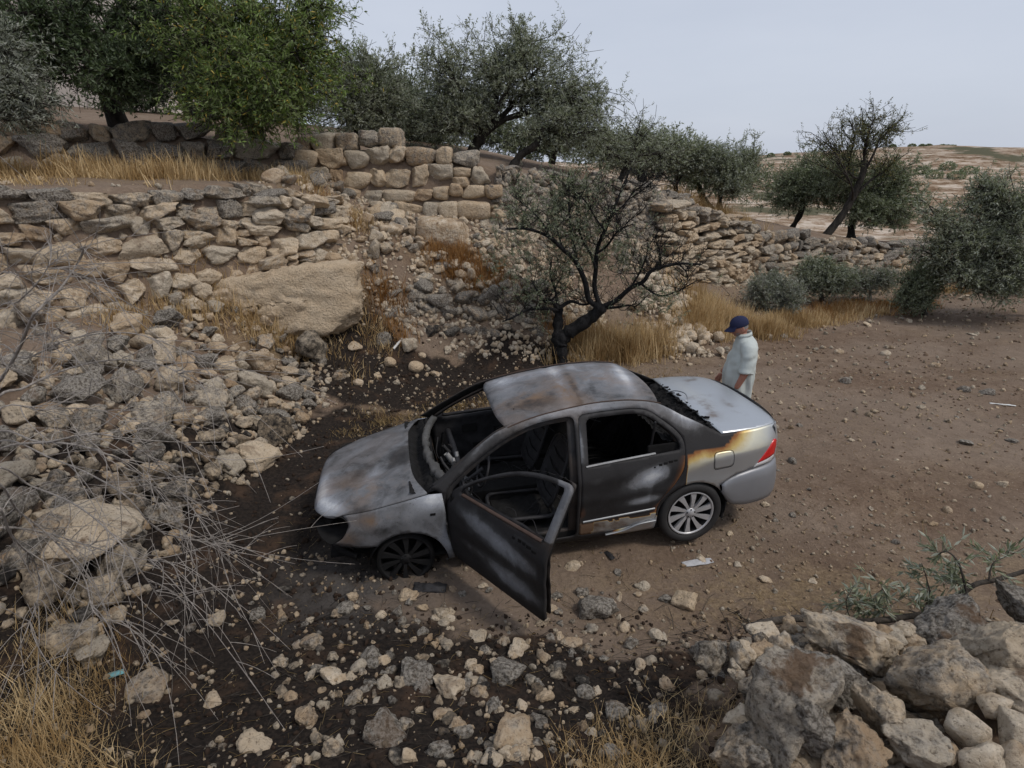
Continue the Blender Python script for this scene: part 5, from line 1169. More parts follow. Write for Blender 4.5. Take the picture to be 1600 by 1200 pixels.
# dark wheel housings
for (u, zc, r_) in ((3.45,.315,.345), (.865,.225,.335)):
    for sg in (1, -1):
        a = np.linspace(-.15, math.pi+.15, 20); V = []
        for y in (.834, .50): V += [(u+r_*1.0*math.cos(t), sg*y, zc+r_*.97*math.sin(t)) for t in a]
        V += [(u, sg*.5, zc)]; n = len(a); F = [[i, i+1, n+i+1, n+i] for i in range(n-1)]+[[n+i, n+i+1, 2*n] for i in range(n-1)]
        obj('wheel_arch', mesh_np('wheel_arch', CX(np.array(V)), F, [M_SOOT]), CAR)
box_bm('mud_flap', CAR, (3.80, .74, .30), (.02, .16, .22), M_TYRE, (0, .15, 0))

# ---- inside: floor, bulkhead, cowl, seats stripped to their frames, wiring
box_bm('floor_pan', CAR, (2.35, 0, .235), (2.9, 1.5, .03), M_SOOT)
box_bm('floor_tunnel', CAR, (1.9, 0, .32), (1.5, .24, .18), M_SOOT)
box_bm('bulkhead', CAR, (1.16, 0, .58), (.03, 1.46, .62), M_SOOT)
for sg in (1, -1): box_bm('rear_trim', CAR, (3.42, sg*.73, .60), (.78, .02, .84), M_SOOT); box_bm('inner_sill', CAR, (2.3, sg*.74, .24), (2.0, .10, .12), M_SOOT)
box_bm('rear_bulkhead', CAR, (3.42, 0, .62), (.03, 1.36, .74), M_SOOT, (0, -.2, 0))
def crumple(name, u0, u1, v0, v1, zf, amp, mat, seed, nu=40, nv=60, parent=CAR):
    U, Vv = np.meshgrid(np.linspace(u0, u1, nu), np.linspace(v0, v1, nv)); Z = zf(U, Vv)+amp*fbm2(U*14, Vv*14, 4, seed)+amp*.6*fbm2(U*40, Vv*40, 2, seed+3)
    A = np.stack([U.ravel(), Vv.ravel(), Z.ravel()], 1); i = (np.arange(nv-1)[:, None]*nu+np.arange(nu-1)[None]).ravel(); F = np.stack([i, i+1, i+nu+1, i+nu], 1)
    return obj(name, mesh_np(name, CX(A), F, [mat], False), parent)
crumple('parcel_shelf', 3.22, 3.74, -.60, .60, lambda u, v: .98+.10*sstep(3.45, 3.75, u)-.03*v*v+.05*sstep(3.3, 3.2, u), .035, M_SOOT, 90)
for k in range(26):                                # ragged charred seal along the lid's front edge
    v = -.5+1.15*k/25; u = 3.70+.02*rng.normal(); box_bm('charred_seal', CAR, (u, v, 1.092-.07*v*v+.012*rng.normal()), (.05+.02*rng.random(), .035, .012), M_SOOT, (rng.normal()*.4, rng.normal()*.4, rng.normal()), .003)
crumple('cowl', .93, 1.16, -.74, .74, lambda u, v: .875-.02*v*v-.06*np.exp(-((u-1.04)/.05)**2), .018, M_SOOT, 91, 16, 90)
# ashy dash beam that follows the windscreen foot
q = [(1.20-.16*(v/.7)**2*-1.0*-1+.0, v, .885-.05*v*v) for v in np.linspace(-.70, .68, 15)]
q = [(1.115+.13*(abs(v)/.7)**2.2, v, .905-.03*v*v) for v in np.linspace(-.70, .70, 17)]
bar = catmull(q, 4); V, F = tubes([CX(bar)], [  .036*(1+.05*np.sin(np.linspace(0, 9, len(bar))))], 10); V = V+np.array([[fbm(v, 3, 14)]*3 for v in V])*.02
obj('dash_beam', mesh_np('dash_beam', V, F, [mat_plain('ashy_beam', (.085, .083, .08), .6, .2, .95, 6, .8, .3)]), CAR)
tube_part('steering_column', CAR, [(1.30,.02,.82),(1.42,.05,.60),(1.50,.10,.38)], .028, M_ASHM)
tube_part('cross_tube', CAR, [(1.38,-.70,.72),(1.40,0,.74),(1.38,.70,.72)], .03, M_SOOTG)
for k in range(16):
    v = rng.uniform(-.6, .6); u = rng.uniform(1.22, 1.42); tube_part('bracket', CAR, [(u, v, .80), (u+.08*rng.normal(), v+.08*rng.normal(), .62), (u+.1*rng.normal(), v+.1*rng.normal(), .42)], .008+.012*rng.random(), M_ASHM if k % 8 == 0 else M_SOOTG, 6, 4)
q = [(1.60+.11*math.cos(a)*.5, .36+.185*math.sin(a), .80+.185*math.cos(a)*.85) for a in np.linspace(0, 2*math.pi, 25)]; tube_part('steering_wheel', CAR, q, .011, M_SOOTG, 6, 2)
tube_part('steering_shaft', CAR, [(1.60,.36,.80),(1.45,.36,.70),(1.25,.36,.60)], .018, M_SOOTG)
for k in range(24):
    u = rng.uniform(1.35, 2.2); v = rng.uniform(-.65, .65); a = rng.uniform(0, 6.28); tube_part('fallen_wire', CAR, [(u, v, .30+.1*rng.random()), (u+.12*math.cos(a), v+.12*math.sin(a), .34+.1*rng.random()), (u+.25*math.cos(a+.5), v+.25*math.sin(a+.5), .29)], .004, M_SOOTG, 4, 4)
def seat(u, v, lab):
    s = empty('seat', (u-3.45, -v, .27)); s.parent = CAR
    def fr(name, pts, rad, m): m = M_SOOT if m is M_RUSTM else m; q = np.array(pts); V, F = tubes([catmull(q, 5)], [np.full((len(q)-1)*5+1, rad)], 8); obj(name, mesh_np(name, V, F, [m]), s)
    # backrest: rounded steel shell facing forwards (-x), leaning back
    th = math.radians(20); pts2 = loop2d([('c', [(-.20,.02),(-.235,.10),(-.24,.35),(-.20,.52),(-.10,.575),(.10,.575),(.20,.52),(.24,.35),(.235,.10),(.20,.02),(0,.0),(-.20,.02)])], .04)
    P2, F2_ = fill2d(pts2, [], .035); y, z = P2[:, 0], P2[:, 1]; d = .05*(1-(y/.25)**4)*(1-((z-.29)/.3)**4)+.010*fbm2(y*12, z*12, 3, 9)
    X = .38+z*math.tan(th)+d*.8; V = np.stack([X, y, z+.14], 1); me = mesh_np('backrest', V, F2_, [M_SOOTG, M_RUSTM]); o = obj('backrest', me, s); m = o.modifiers.new('thickness', 'SOLIDIFY'); m.thickness = .02
    o_ = [(.38+z*math.tan(th), y, z+.14) for y, z in pts2[::2]]; fr('frame', o_+[o_[0]], .017, M_SOOTG)
    for zz0 in (.10, .20, .32, .44): fr('spring', [(.40+zz0*math.tan(th)-.01, -.2, zz0+.14), (.40+zz0*math.tan(th)-.03, 0, zz0+.13), (.40+zz0*math.tan(th)-.01, .2, zz0+.14)], .006, M_RUSTM)
    fr('cushion_frame', [(-.10,-.23,.10),(-.14,0,.11),(-.10,.23,.10),(.2,.24,.09),(.42,.22,.08),(.44,0,.08),(.42,-.22,.08),(.2,-.24,.09),(-.10,-.23,.10)], .02, M_SOOTG)
    U, Y = np.meshgrid(np.linspace(-.10, .42, 20), np.linspace(-.21, .21, 18)); Z = .05+.02*fbm2(U*12, Y*12, 3, 4); i = (np.arange(17)[:, None]*20+np.arange(19)[None]).ravel()
    obj('cushion', mesh_np('cushion', np.stack([U.ravel(), Y.ravel(), Z.ravel()], 1), np.stack([i, i+1, i+21, i+20], 1), [M_SOOT], False), s); return s
seat(1.78, .36, None); seat(1.78, -.36, None)
for k in range(14):
    v = -.6+1.2*k/13; tube_part('rear_spring', CAR, [(2.62,v,.42),(2.85,v+.02*rng.normal(),.46+.02*rng.normal()),(3.10,v,.44),(3.22,v,.7),(3.30,v+.02*rng.normal(),.92)], .006, M_SOOT, 5, 4)
for k in range(22):                                # hanging burnt wiring and trim
    u = rng.uniform(1.9, 3.2); v = rng.uniform(-.5, .5); z1 = 1.36; tube_part('hanging_wire', CAR, [(u, v, z1), (u+.05*rng.normal(), v+.05*rng.normal(), z1-.1-.1*rng.random()), (u+.12*rng.normal(), v+.1*rng.normal(), z1-.2-.25*rng.random())], .003, M_SOOTG, 4, 4)
# ---- nose: headlight sockets, crash beam, undertray
for sg in (1, -1):
    pts = np.array([(.15,.57,.655),(.26,.655,.695),(.36,.715,.705),(.405,.745,.655),(.39,.75,.60),(.335,.74,.53),(.25,.715,.475),(.16,.62,.50),(.12,.52,.58)]); c = catmull(pts, 4, True); rows = []
    ctr = c.mean(0)
    for k, (f, dp) in enumerate([(1.04, -.004), (1.0, 0), (.92, .05), (.7, .12), (.35, .16), (.02, .17)]): rows.append(ctr+(c-ctr)*f+np.array([dp, -dp*.55, 0]))
    V = np.concatenate(rows); m = len(c); F = np.array([[k*m+i, k*m+(i+1) % m, (k+1)*m+(i+1) % m, (k+1)*m+i] for k in range(5) for i in range(m)])
    obj('headlight_socket', mesh_np('headlight_socket', CX(V*np.array([1, sg, 1])), F, [M_SOOT]), CAR)
q = [(.20+.24*(abs(v)/.72)**3, v, .44) for v in np.linspace(-.74, .74, 15)]; tube_part('crash_beam', CAR, q, .055, M_SOOT, 8, 3)
q = [(.13+.30*(abs(v)/.72)**2.6, v, .315+.02*math.sin(v*9)) for v in np.linspace(-.74, .74, 19)]; tube_part('bumper_remains', CAR, q, .030, M_SOOT, 6, 3)
q = [(.10+.26*(abs(v)/.7)**2.6, v, .60-.03*v*v) for v in np.linspace(-.60, .60, 15)]; tube_part('grille_bar', CAR, q, .035, M_SOOT, 8, 3)
box_bm('radiator', CAR, (.36, 0, .46), (.05, 1.1, .36), M_SOOT); box_bm('engine_block', CAR, (.72, 0, .50), (.5, .8, .42), M_SOOT); box_bm('undertray', CAR, (.6, 0, .26), (.8, 1.2, .03), M_SOOT)
tube_part('bumper_lip', CAR, [(.26,.70,.455),(.40,.745,.435),(.55,.78,.43)], .010, M_SOOTG, 6)
# ================================================================ loose rocks, rubble, gravel
def seat_rock(o, me, x, y, s, sink=.3, z=None):
    o.location = (x, y, (hz(x, y) if z is None else z)+s[2]*(1-2*sink)); o.scale = s
    o.rotation_euler = (random.gauss(0, .22), random.gauss(0, .22), random.uniform(0, 6.28))
def in_heap(parent, meshes, x, y, r, colf, lift=0.0):
    me = random.choice(meshes); o = bpy.data.objects.new('stone', me)
    s = (r*random.uniform(.85, 1.3), r*random.uniform(.75, 1.1), r*random.uniform(.6, .95))
    seat_rock(o, me, x, y, s, .22); o.location.z += lift; o.color = (*colf(x, y), 1); COL.objects.link(o); o.parent = parent; return o
# --- left heap: tumbled stones between the left wall and the scorched ground
heap = empty('rubble_heap'); tag(heap, 'heap of tumbled grey brown stones on the bank beneath the left wall', 'stone heap')
def heapc(x, y): s = soot(np.array([x]), np.array([y]))[0]; return (np.clip(random.gauss(.45, .2), 0, 1), np.clip(.05+.42*s+random.gauss(0, .08), 0, .7), np.clip(random.gauss(.35, .25), 0, 1))
placed = []
def edge_x(y): return np.interp(y, [3, 5, 7.2, 8.0, 8.8], [-3.05, -3.2, -2.95, -3.0, -3.2])
tries = 0; n_heap = 0
while n_heap < 292 and tries < 9000:
    tries += 1; y = random.uniform(3.2, 8.9); x = edge_x(y)-abs(random.gauss(0, 1.15)); x += .1
    if x < -6.2 or (x < -5.0 and y > 7.4): continue
    big = random.random(); r = .06+.21*big**1.6*(1.0 if y > 5.0 else .85)
    if any((x-a)**2+(y-b)**2 < (.64*(r+c))**2 for a, b, c in placed): continue
    placed.append((x, y, r)); in_heap(heap, SHARP+ROUGH if r < .13 else SHARPF, x, y, r, heapc, .45*r*(random.random() < .5)); n_heap += 1
it = []
for k in range(1400):
    y = random.uniform(3.0, 8.9); x = edge_x(y)+.25-abs(random.gauss(0, 1.3)); r = random.uniform(.012, .045); it.append(((x, y, hz(x, y)+r*.3), rnd_axes(), [r*random.uniform(.7, 1.4) for _ in range(3)]))
chips('small_rubble', it, heap, (.3, .30, .3))
# --- slope below the squared-block wall and white tongue of spilled stones
slope = empty('rubble_slope'); tag(slope, 'pale scree on the slope under the squared-block wall, above the short bank wall', 'stone heap')
it = []
for k in range(260):
    x = random.uniform(-4.1, 1.6); y = random.uniform(10.6, 12.1) if x > -2.4 else random.uniform(9.9, 12.2); r = random.uniform(.05, .19) if x < -2 else random.uniform(.04, .13)
    in_heap(slope, SHARP+ROUGH, x, y, r, lambda a, b: (np.clip(random.gauss(.35, .25), 0, 1), 0, np.clip(random.gauss(.7, .3), 0, 1)))
for k in range(2200):
    x = random.uniform(-4.2, 1.9); y = random.uniform(10.0, 12.3); r = random.uniform(.012, .05); it.append(((x, y, hz(x, y)+r*.3), rnd_axes(), [r*random.uniform(.7, 1.4) for _ in range(3)]))
chips('small_rubble', it, slope, (.2, 0, .8))
sp = empty('rubble_spill'); tag(sp, 'white tongue of spilled stones running down between the burnt olive and the golden grass', 'stone heap'); it = []
for k in range(210):
    t = random.random()**.8; x = 3.55-.35*t+random.gauss(0, .30+.12*t); y = 13.4-2.9*t+random.gauss(0, .2); r = random.uniform(.045, .15)
    in_heap(sp, SHARP+ROUND, x, y, r, lambda a, b: (np.clip(random.gauss(.08, .12), 0, 1), 0, 1), .05)
for k in range(700):
    t = random.random(); x = 3.55-.35*t+random.gauss(0, .4); y = 13.4-3.0*t+random.gauss(0, .25); r = random.uniform(.02, .05); it.append(((x, y, hz(x, y)+r*.4), rnd_axes(), [r]*3))
chips('small_rubble', it, sp, (0, 0, 1))

# --- boulder pile at the lower right (each boulder by itself)
def big(px, py, Y, dims, rot, seed, label, col=(.45, .05, .5), sub=5, **kw):
    kw = dict(dict(box=1.0, cuts=20, rough=.10, cutd=(.40, .76), freq=3.0, crack=.04, ridge=.8), **kw)
    p = atY(px, py, Y); return boulder('boulder', label, seed, tuple(p), dims, [math.radians(a) for a in rot], col, sub, **kw)
big(1225,1105,1.98,(.17,.22,.30),(18,22,20),601,'tall leaning boulder with a pale torn edge, at the left end of the boulder pile',(.5,.12,.7))
big(1298,1052,2.18,(.22,.11,.10),(10,38,-12),602,'long grey lichened stone lying aslant beside the tall leaning boulder',(.75,.02,.4))
big(1330,1000,2.48,(.30,.17,.12),(-8,20,-8),603,'broad slab with a thin undercut edge at the top of the boulder pile',(.45,.08,.8))
big(1462,1075,2.12,(.20,.19,.25),(5,12,30),604,'largest round shouldered boulder, in the middle of the boulder pile',(.45,.0,.6))
big(1490,972,2.66,(.25,.19,.15),(0,5,15),605,'grey crusted boulder at the back of the pile, beside the olive bough',(.85,.05,.4))
big(1572,1020,2.3,(.22,.20,.17),(10,-12,10),606,'brown soil covered boulder at the right end of the pile',(.25,.30,.3))
big(1585,1085,2.05,(.16,.16,.11),(0,12,20),607,'tan banded stone jutting out under the brown soil covered boulder',(.1,.02,.8),box=1.6,cuts=7,rough=.12)
big(1378,1115,1.95,(.10,.10,.15),(8,-16,0),608,'upright knobbly stone in front of the hollow of the pile',(.4,.1,.7))
big(1268,1140,1.86,(.14,.09,.12),(0,35,15),609,'wedge of grey stone resting on the tall leaning boulder',(.7,.05,.5))
big(1203,996,2.85,(.15,.11,.05),(6,4,-20),610,'flat cream slab on its own at the foot of the olive bough',(.0,.0,.9),4,box=2,cuts=7,rough=.08)
big(1588,945,2.95,(.15,.14,.13),(0,0,30),611,'grey stone at the right edge, under the leaves of the olive bough',(.8,.05,.4))
big(1160,1180,1.92,(.14,.12,.16),(10,25,0),612,'soot browned boulder low in the pile, next to the dry grass',(.5,.32,.5))
big(1425,1165,1.80,(.14,.12,.10),(0,10,0),613,'pitted stone below the largest round shouldered boulder',(.4,.15,.6))
big(1330,1175,1.80,(.15,.12,.11),(14,-10,40),614,'brown stained stone at the bottom edge of the pile',(.4,.28,.5))
big(1110,1015,2.55,(.12,.11,.11),(0,0,10),615,'sooty grey boulder half sunk left of the flat cream slab',(.6,.30,.3))
for i, (px, py, Y, r, lab, c) in enumerate([(1512,1143,1.83,.085,'smooth cream cobble left of two others at the lower right corner',(0,0,1)),(1592,1150,1.80,.095,'biggest smooth cream cobble, at the very right edge',(0,0,.95)),(1535,1188,1.70,.080,'smooth cream cobble touching the bottom edge',(.05,0,1)),
   (1446,1148,1.84,.035,'small blue grey cobble among the cream ones',(1,.0,0)),(1555,1105,1.92,.075,'pale split cobble under the tan banded stone',(0,0,1)),(1480,1175,1.76,.055,'brownish cobble between the pitted stone and the cream cobbles',(.2,.1,.5)),(1268,1066,2.02,.045,'small round grey stone lodged on the tall leaning boulder',(.7,.05,.5)),
   (1580,1190,1.70,.075,'tan cobble in the lower right corner',(.05,.05,.7)),(1405,1055,2.3,.05,'small rounded stone below the broad slab',(.3,.1,.7)),(1375,1010,2.42,.05,'white chip of stone on top of the broad slab',(.0,.0,1))]):
    p = atY(px, py, Y); o = obj('cobble', ROUND[i % 8] if i % 3 == 0 else (ROUGH[i] if i != 9 else SHARP[2]) if i != 9 else SHARP[3], None, tuple(p), (random.uniform(0, 6), random.uniform(0, 6), 0), (r*1.15, r, r*.8)); o.color = (*c, 1); tag(o, lab, 'cobble', 'cobbles by the boulder pile')
pile = empty('rubble_pile'); tag(pile, 'brown soil and broken stones that the boulders of the lower right pile lie in', 'stone heap')
it = []
for k in range(285):
    px = random.uniform(1150, 1620); py = random.uniform(985, 1240); Y = np.interp(py, [985, 1200], [2.6, 1.75])+.06; p = atY(px, py, Y); r = random.uniform(.02, .09)
    o = bpy.data.objects.new('stone', random.choice(SHARPF)); o.scale = (r*1.2, r, r*.8); o.location = p; o.rotation_euler = (random.uniform(0, 6),)*3; o.color = (random.random()*.7, random.random()*.35, random.random(), 1); COL.objects.link(o); o.parent = pile
# soil body filling the pile
U, Vv = np.meshgrid(np.linspace(1135, 1700, 60), np.linspace(985, 1330, 46)); q = np.array([atY(u, v, np.interp(v, [985, 1200, 1330], [2.75, 1.85, 1.45])+.03) for u, v in zip(U.ravel(), Vv.ravel())])
q[:, 2] += .05*fbm2(q[:, 0]*6, q[:, 1]*6, 4, 60)-.10-.35*sstep(1190, 1135, U.ravel())-.25*sstep(1015, 985, Vv.ravel())
i = (np.arange(45)[:, None]*60+np.arange(59)[None]).ravel(); me = mesh_np('soil', q, np.stack([i, i+60, i+61, i+1], 1), [M_EARTH]); point_color(me, 'mask', np.tile([.32, .2, 0, 0], (len(q), 1))); o = obj('soil', me, pile); o['kind'] = 'stuff'

# --- rocks lying loose on the scorched bank and field: things of their own
TONE = [('pale cream', (.18, .14, .7)), ('tan', (.12, .18, .3)), ('grey lichened', (.8, .14, .35)), ('soot smudged', (.5, .33, .5))]
SHP = [('angular', SHARPF), ('blocky', WALLST), ('rounded', ROUND), ('flat', FLAT)]
def zone(px, py):
    L = [('by the open car door', 850, 930), ('below the front wheel', 640, 925), ('beside the bumper of the burnt car', 470, 880), ('low on the scorched bank', 700, 1150), ('on the black ground at the lower left', 330, 1080), ('on the charred bank below the car', 760, 1030), ('at the edge of the dry grass', 960, 1050), ('beside the rear wheel', 1110, 880), ('in the open field right of the man', 1300, 560), ('far out in the dirt field', 1450, 540), ('in the field right of the boot', 1330, 740), ('on the field above the olive bough', 1400, 860), ('behind the car, on the scorched strip', 660, 590), ('between the heap and the hood', 430, 720)]
    return min(L, key=lambda l: (l[1]-px)**2+((l[2]-py)*1.3)**2)[0]
rocks = []
def loose(px, py, wpx, tone=None, shp=None, asp=.75, zsink=.36):
    # survey the pixel down to the ground
    d = ray(px, py); t = 1.0; o0 = np.array([0, 0, CAM_H])
    for _ in range(400):
        p = o0+d*t
        if p[2] < hz(p[0], p[1]): break
        t += .05 if t < 8 else .12
    r = wpx/2/CAM_F*(t)      # t is depth along the axis
    tn = random.choices(range(4), (.35, .25, .2, .2))[0] if tone is None else tone; sh = random.choices(range(4), (.45, .2, .15, .2))[0] if shp is None else shp
    o = bpy.data.objects.new('rock', random.choice(SHP[sh][1])); s = (r*1.05, r*random.uniform(.7, 1.0), r*asp*random.uniform(.85, 1.1)*(.55 if sh == 3 else 1))
    seat_rock(o, None, p[0], p[1], s, zsink); c = TONE[tn][1]; o.color = (np.clip(c[0]+random.gauss(0, .08), 0, 1), np.clip(c[1]+random.gauss(0, .04), 0, 1), np.clip(c[2]+random.gauss(0, .1), 0, 1), 1); COL.objects.link(o)
    rocks.append((o, px, py, wpx, TONE[tn][0], SHP[sh][0])); return o
for q in [(638,938,30,1,0),(690,965,26,0,1),(580,1035,42,2,0),(648,1062,60,2,0),(700,1080,52,0,0),(600,1155,72,2,0),(790,1060,48,2,1),(808,1020,38,0,0),(560,1045,26,1,2),(520,1062,42,0,3),(490,1012,34,3,0),(405,965,26,2,0),(338,970,30,1,0),(400,1170,50,1,0),(805,1155,66,0,0),(716,1136,28,0,0),(810,1185,36,1,0),(915,1085,28,2,2),(935,955,62,2,0),(893,890,28,0,3),(908,885,10,0,2),(755,920,16,0,0),(735,1045,22,0,0),(975,985,20,0,2),(1000,1045,22,0,2),(1042,1078,30,0,0),(960,1118,36,2,1),(1070,945,36,1,1),
   (150,1030,62,1,0),(120,1000,70,3,1),(235,1045,12,0,2),(225,1120,18,0,0),(300,990,16,3,0),(270,980,24,1,3),(375,935,14,3,0),(230,1085,70,3,3),(330,1100,34,1,3),(540,955,30,2,2),(660,955,20,1,0),(750,1000,32,0,3),(895,1010,30,0,3),(860,958,22,0,3),(1005,920,20,0,2),(1025,1000,26,0,2),(985,1010,24,2,0),(1085,1020,24,2,0),(1030,1115,30,2,3),(1100,1060,22,0,0),(850,1095,26,1,0),(770,1110,30,2,0),(690,1180,40,2,0),(640,1190,30,0,0),(555,1100,30,3,0),(480,1130,40,3,0),(440,1040,26,3,0),(455,1090,22,1,0),(520,1180,34,3,0),
   (405,720,62,1,0),(355,733,50,1,0),(430,665,50,2,2),(420,878,14,0,3),(1237,725,16,2,2),(1383,555,16,0,2),(1505,613,18,2,2),(1540,615,22,2,3),(1510,695,22,2,3),(1525,762,18,1,2),(1310,553,14,0,2),(1095,878,20,0,3),(1505,468,16,0,0),(1565,760,16,1,0),(1180,560,14,0,2),(1195,790,12,0,0),(1270,910,12,0,3),(1195,910,20,0,3),(1320,600,16,2,2),(1460,575,14,0,2),(1330,690,10,0,0),(1440,640,12,1,2),(1580,690,18,2,3),(1480,800,14,1,2),(1360,800,10,0,0),(1250,640,12,0,0),(1200,530,16,0,0),(1225,528,14,2,0),(1355,510,14,0,3),(1420,505,12,1,0),(1520,525,12,0,3),
   (660,560,14,0,2),(680,590,16,0,0),(720,560,14,0,0),(610,575,20,1,2),(640,545,30,0,0),(590,590,14,1,0),(560,600,16,0,2),(510,640,14,1,0),(620,600,12,0,0),(700,550,16,0,0),(760,560,12,0,0),(800,548,10,0,0),(555,555,22,0,3),(530,590,26,3,0),(500,570,22,3,0),(600,540,26,2,0),(650,580,24,1,2)]:
    loose(*q)
NUM = ['', 'second ', 'third ', 'fourth ', 'fifth ', 'sixth ', 'seventh ', 'eighth ', 'ninth ', 'tenth ']
grp = {}
for r_ in rocks: grp.setdefault((zone(r_[1], r_[2]), r_[4], r_[5]), []).append(r_)
for (zn, tn, sh), L_ in grp.items():
    L_.sort(key=lambda r_: -r_[3])
    for k, r_ in enumerate(L_):
        size = 'big' if r_[3] > 40 else 'fist sized' if r_[3] > 20 else 'small'
        lab = f'{size} {tn} {sh} rock {zn}' if len(L_) == 1 else f'{NUM[k]}largest {tn} {sh} rock {zn}'
        tag(r_[0], lab, 'rock', 'loose rocks on the ground')
# --- small stones bedded in the ground: pieces of the ground
random.seed(77); nb = 0
while nb < 295:
    px = random.triangular(330, 1130, 780); py = random.uniform(925, 1200); d = ray(px, py); t = (1.0-0)
    if random.random() < .25: px = random.uniform(900, 1600); py = random.uniform(520, 900)
    d = ray(px, py); t = 1.2
    for _ in range(300):
        p = np.array([0, 0, CAM_H])+d*t
        if p[2] < hz(p[0], p[1]): break
        t += .06
    if px > 1130 and py > 900: continue
    r = random.uniform(.014, .05)*(1 if py > 900 else .8); o = bpy.data.objects.new('stone', random.choice(SHARP if random.random() < .7 else SHARPF)); s = (r*1.2, r, r*.8); seat_rock(o, None, p[0], p[1], s, .42)
    sc = soot(p[:1], p[1:2])[0]; o.color = (random.random()*.8, np.clip(.12+.38*sc*random.random()*1.4, 0, .6), random.random(), 1); COL.objects.link(o); o.parent = ground; nb += 1
it = []
def scat(n, fx, fy, r0, r1):
    for k in range(n):
        x, y = fx(), fy(); r = r0+(r1-r0)*random.random()**2.2; it.append((x, y, r))
U_ = random.uniform
scat(700, lambda: U_(-2.9, -1.0), lambda: U_(1.6, 4.5), .004, .022); scat(1000, lambda: U_(-1.2, 2.2), lambda: U_(1.6, 3.6), .004, .022); scat(1900, lambda: U_(-3, 7), lambda: U_(3.6, 9.5), .004, .022); scat(1800, lambda: U_(1.5, 13), lambda: U_(7, 17), .008, .045); scat(800, lambda: U_(-3.2, 2), lambda: U_(7.6, 10.4), .006, .035); scat(900, lambda: U_(1.5, 5), lambda: U_(2.6, 5.5), .004, .02)
X = np.array([a[0] for a in it]); Y = np.array([a[1] for a in it]); Z = hgt(X, Y)
o = chips('gravel', [((x, y, z+r*.35), rnd_axes(), [r*U_(.7, 1.4) for _ in range(3)]) for (x, y, r), z in zip(it, Z)], None, (.35, .36, .05)); 
M_CLOD = mat_plain('soil_clods', (.034, .023, .017), .95, 0, .55, 9, .6, .1)
it = []
scat(1500, lambda: U_(-2.4, 2.0), lambda: U_(1.6, 3.7), .004, .020); scat(700, lambda: U_(-3.0, -.6), lambda: U_(3.4, 8.5), .006, .03); scat(500, lambda: U_(-3, 1.5), lambda: U_(8.5, 10.3), .006, .028)
X = np.array([a[0] for a in it]); Y = np.array([a[1] for a in it]); Z = hgt(X, Y)
chips('soil_clods', [((x, y, z+r*.2), rnd_axes(), [r*U_(.7, 1.5) for _ in range(3)]) for (x, y, r), z in zip(it, Z)], None, (.3, .3, 0), M_CLOD)
M_CLOD2 = mat_plain('field_clods', (.17, .118, .083), .95, 0, .4, 9, .6, .1); it = []
scat(2600, lambda: U_(.5, 9), lambda: U_(3.6, 12), .004, .019); scat(900, lambda: U_(5, 16), lambda: U_(9, 17), .008, .03)
X = np.array([a[0] for a in it]); Y = np.array([a[1] for a in it]); Z = hgt(X, Y)
chips('soil_clods', [((x, y, z+r*.15), rnd_axes(), [r*U_(.7, 1.5), r*U_(.7, 1.5), r*.7]) for (x, y, r), z in zip(it, Z)], None, (.3, .3, 0), M_CLOD2)
# straw, twigs and charred stalks lying about
def litter(name, mat, n, fx, fy, l0, l1, w, seed):
    r = np.random.default_rng(seed); x = np.array([fx() for _ in range(n)]); y = np.array([fy() for _ in range(n)]); a = r.uniform(0, 6.28, n); L = r.uniform(l0, l1, n)
    x2 = x+np.cos(a)*L; y2 = y+np.sin(a)*L; xm = (x+x2)/2+r.normal(size=n)*L*.1; ym = (y+y2)/2+r.normal(size=n)*L*.1; up = np.abs(r.normal(size=n))*.25*L
    paths = [np.array([(x[i], y[i], za), (xm[i], ym[i], zb+.004+.2*up[i]), (x2[i], y2[i], zc+up[i]*.5)]) for i, (za, zb, zc) in enumerate(zip(hgt(x, y)+.004, hgt(xm, ym)+.008, hgt(x2, y2)+.006))]
    V, F = tubes(paths, [np.array([w, w, w*.6])*r.uniform(.6, 1.4) for _ in range(n)], 3); o = obj(name, mesh_np(name, V, F, [mat])); o['kind'] = 'stuff'
litter('straw_litter', M_STRAW, 1500, lambda: U_(-2.2, 4.5), lambda: U_(1.8, 5.2), .03, .13, .0011, 1)
litter('straw_litter', M_STRAW, 900, lambda: U_(0, 9), lambda: U_(4.5, 11), .04, .18, .0016, 2)
litter('twig_litter', M_BARK, 420, lambda: U_(-2.5, 2.6), lambda: U_(1.8, 3.9), .05, .30, .0018, 3)
litter('charred_stalks', M_CHAR, 900, lambda: U_(-3.2, 1.2), lambda: U_(1.8, 10.2), .04, .20, .0016, 4)
litter('twig_litter', M_BARK, 160, lambda: U_(1.2, 3.4), lambda: U_(2.7, 3.6), .10, .45, .003, 5)
# litter the photograph shows
def scrap(name, label, cat, px, py, wpx, mat, dims, seed, rz=0):
    d = ray(px, py); t = 1.0
    for _ in range(300):
        p = np.array([0, 0, CAM_H])+d*t
        if p[2] < hz(p[0], p[1]): break
        t += .05
    r = wpx/2/CAM_F*t; U, Vv = np.meshgrid(np.linspace(-1, 1, 16), np.linspace(-1, 1, 10)); Z = .25*fbm2(U*2+seed, Vv*2, 3, seed)+.3*(1-Vv**2)*(1-U**2)
    k = (1-.25*np.abs(U)**3); V = np.stack([U.ravel()*r*dims[0], (Vv*k).ravel()*r*dims[1], Z.ravel()*r*dims[2]], 1); i = (np.arange(9)[:, None]*16+np.arange(15)[None]).ravel()
    o = obj(name, mesh_np(name, V, np.stack([i, i+1, i+17, i+16], 1), [mat]), None, (p[0], p[1], hz(p[0], p[1])+.012), (0, 0, rz)); m = o.modifiers.new('t', 'SOLIDIFY'); m.thickness = .003; tag(o, label, cat)
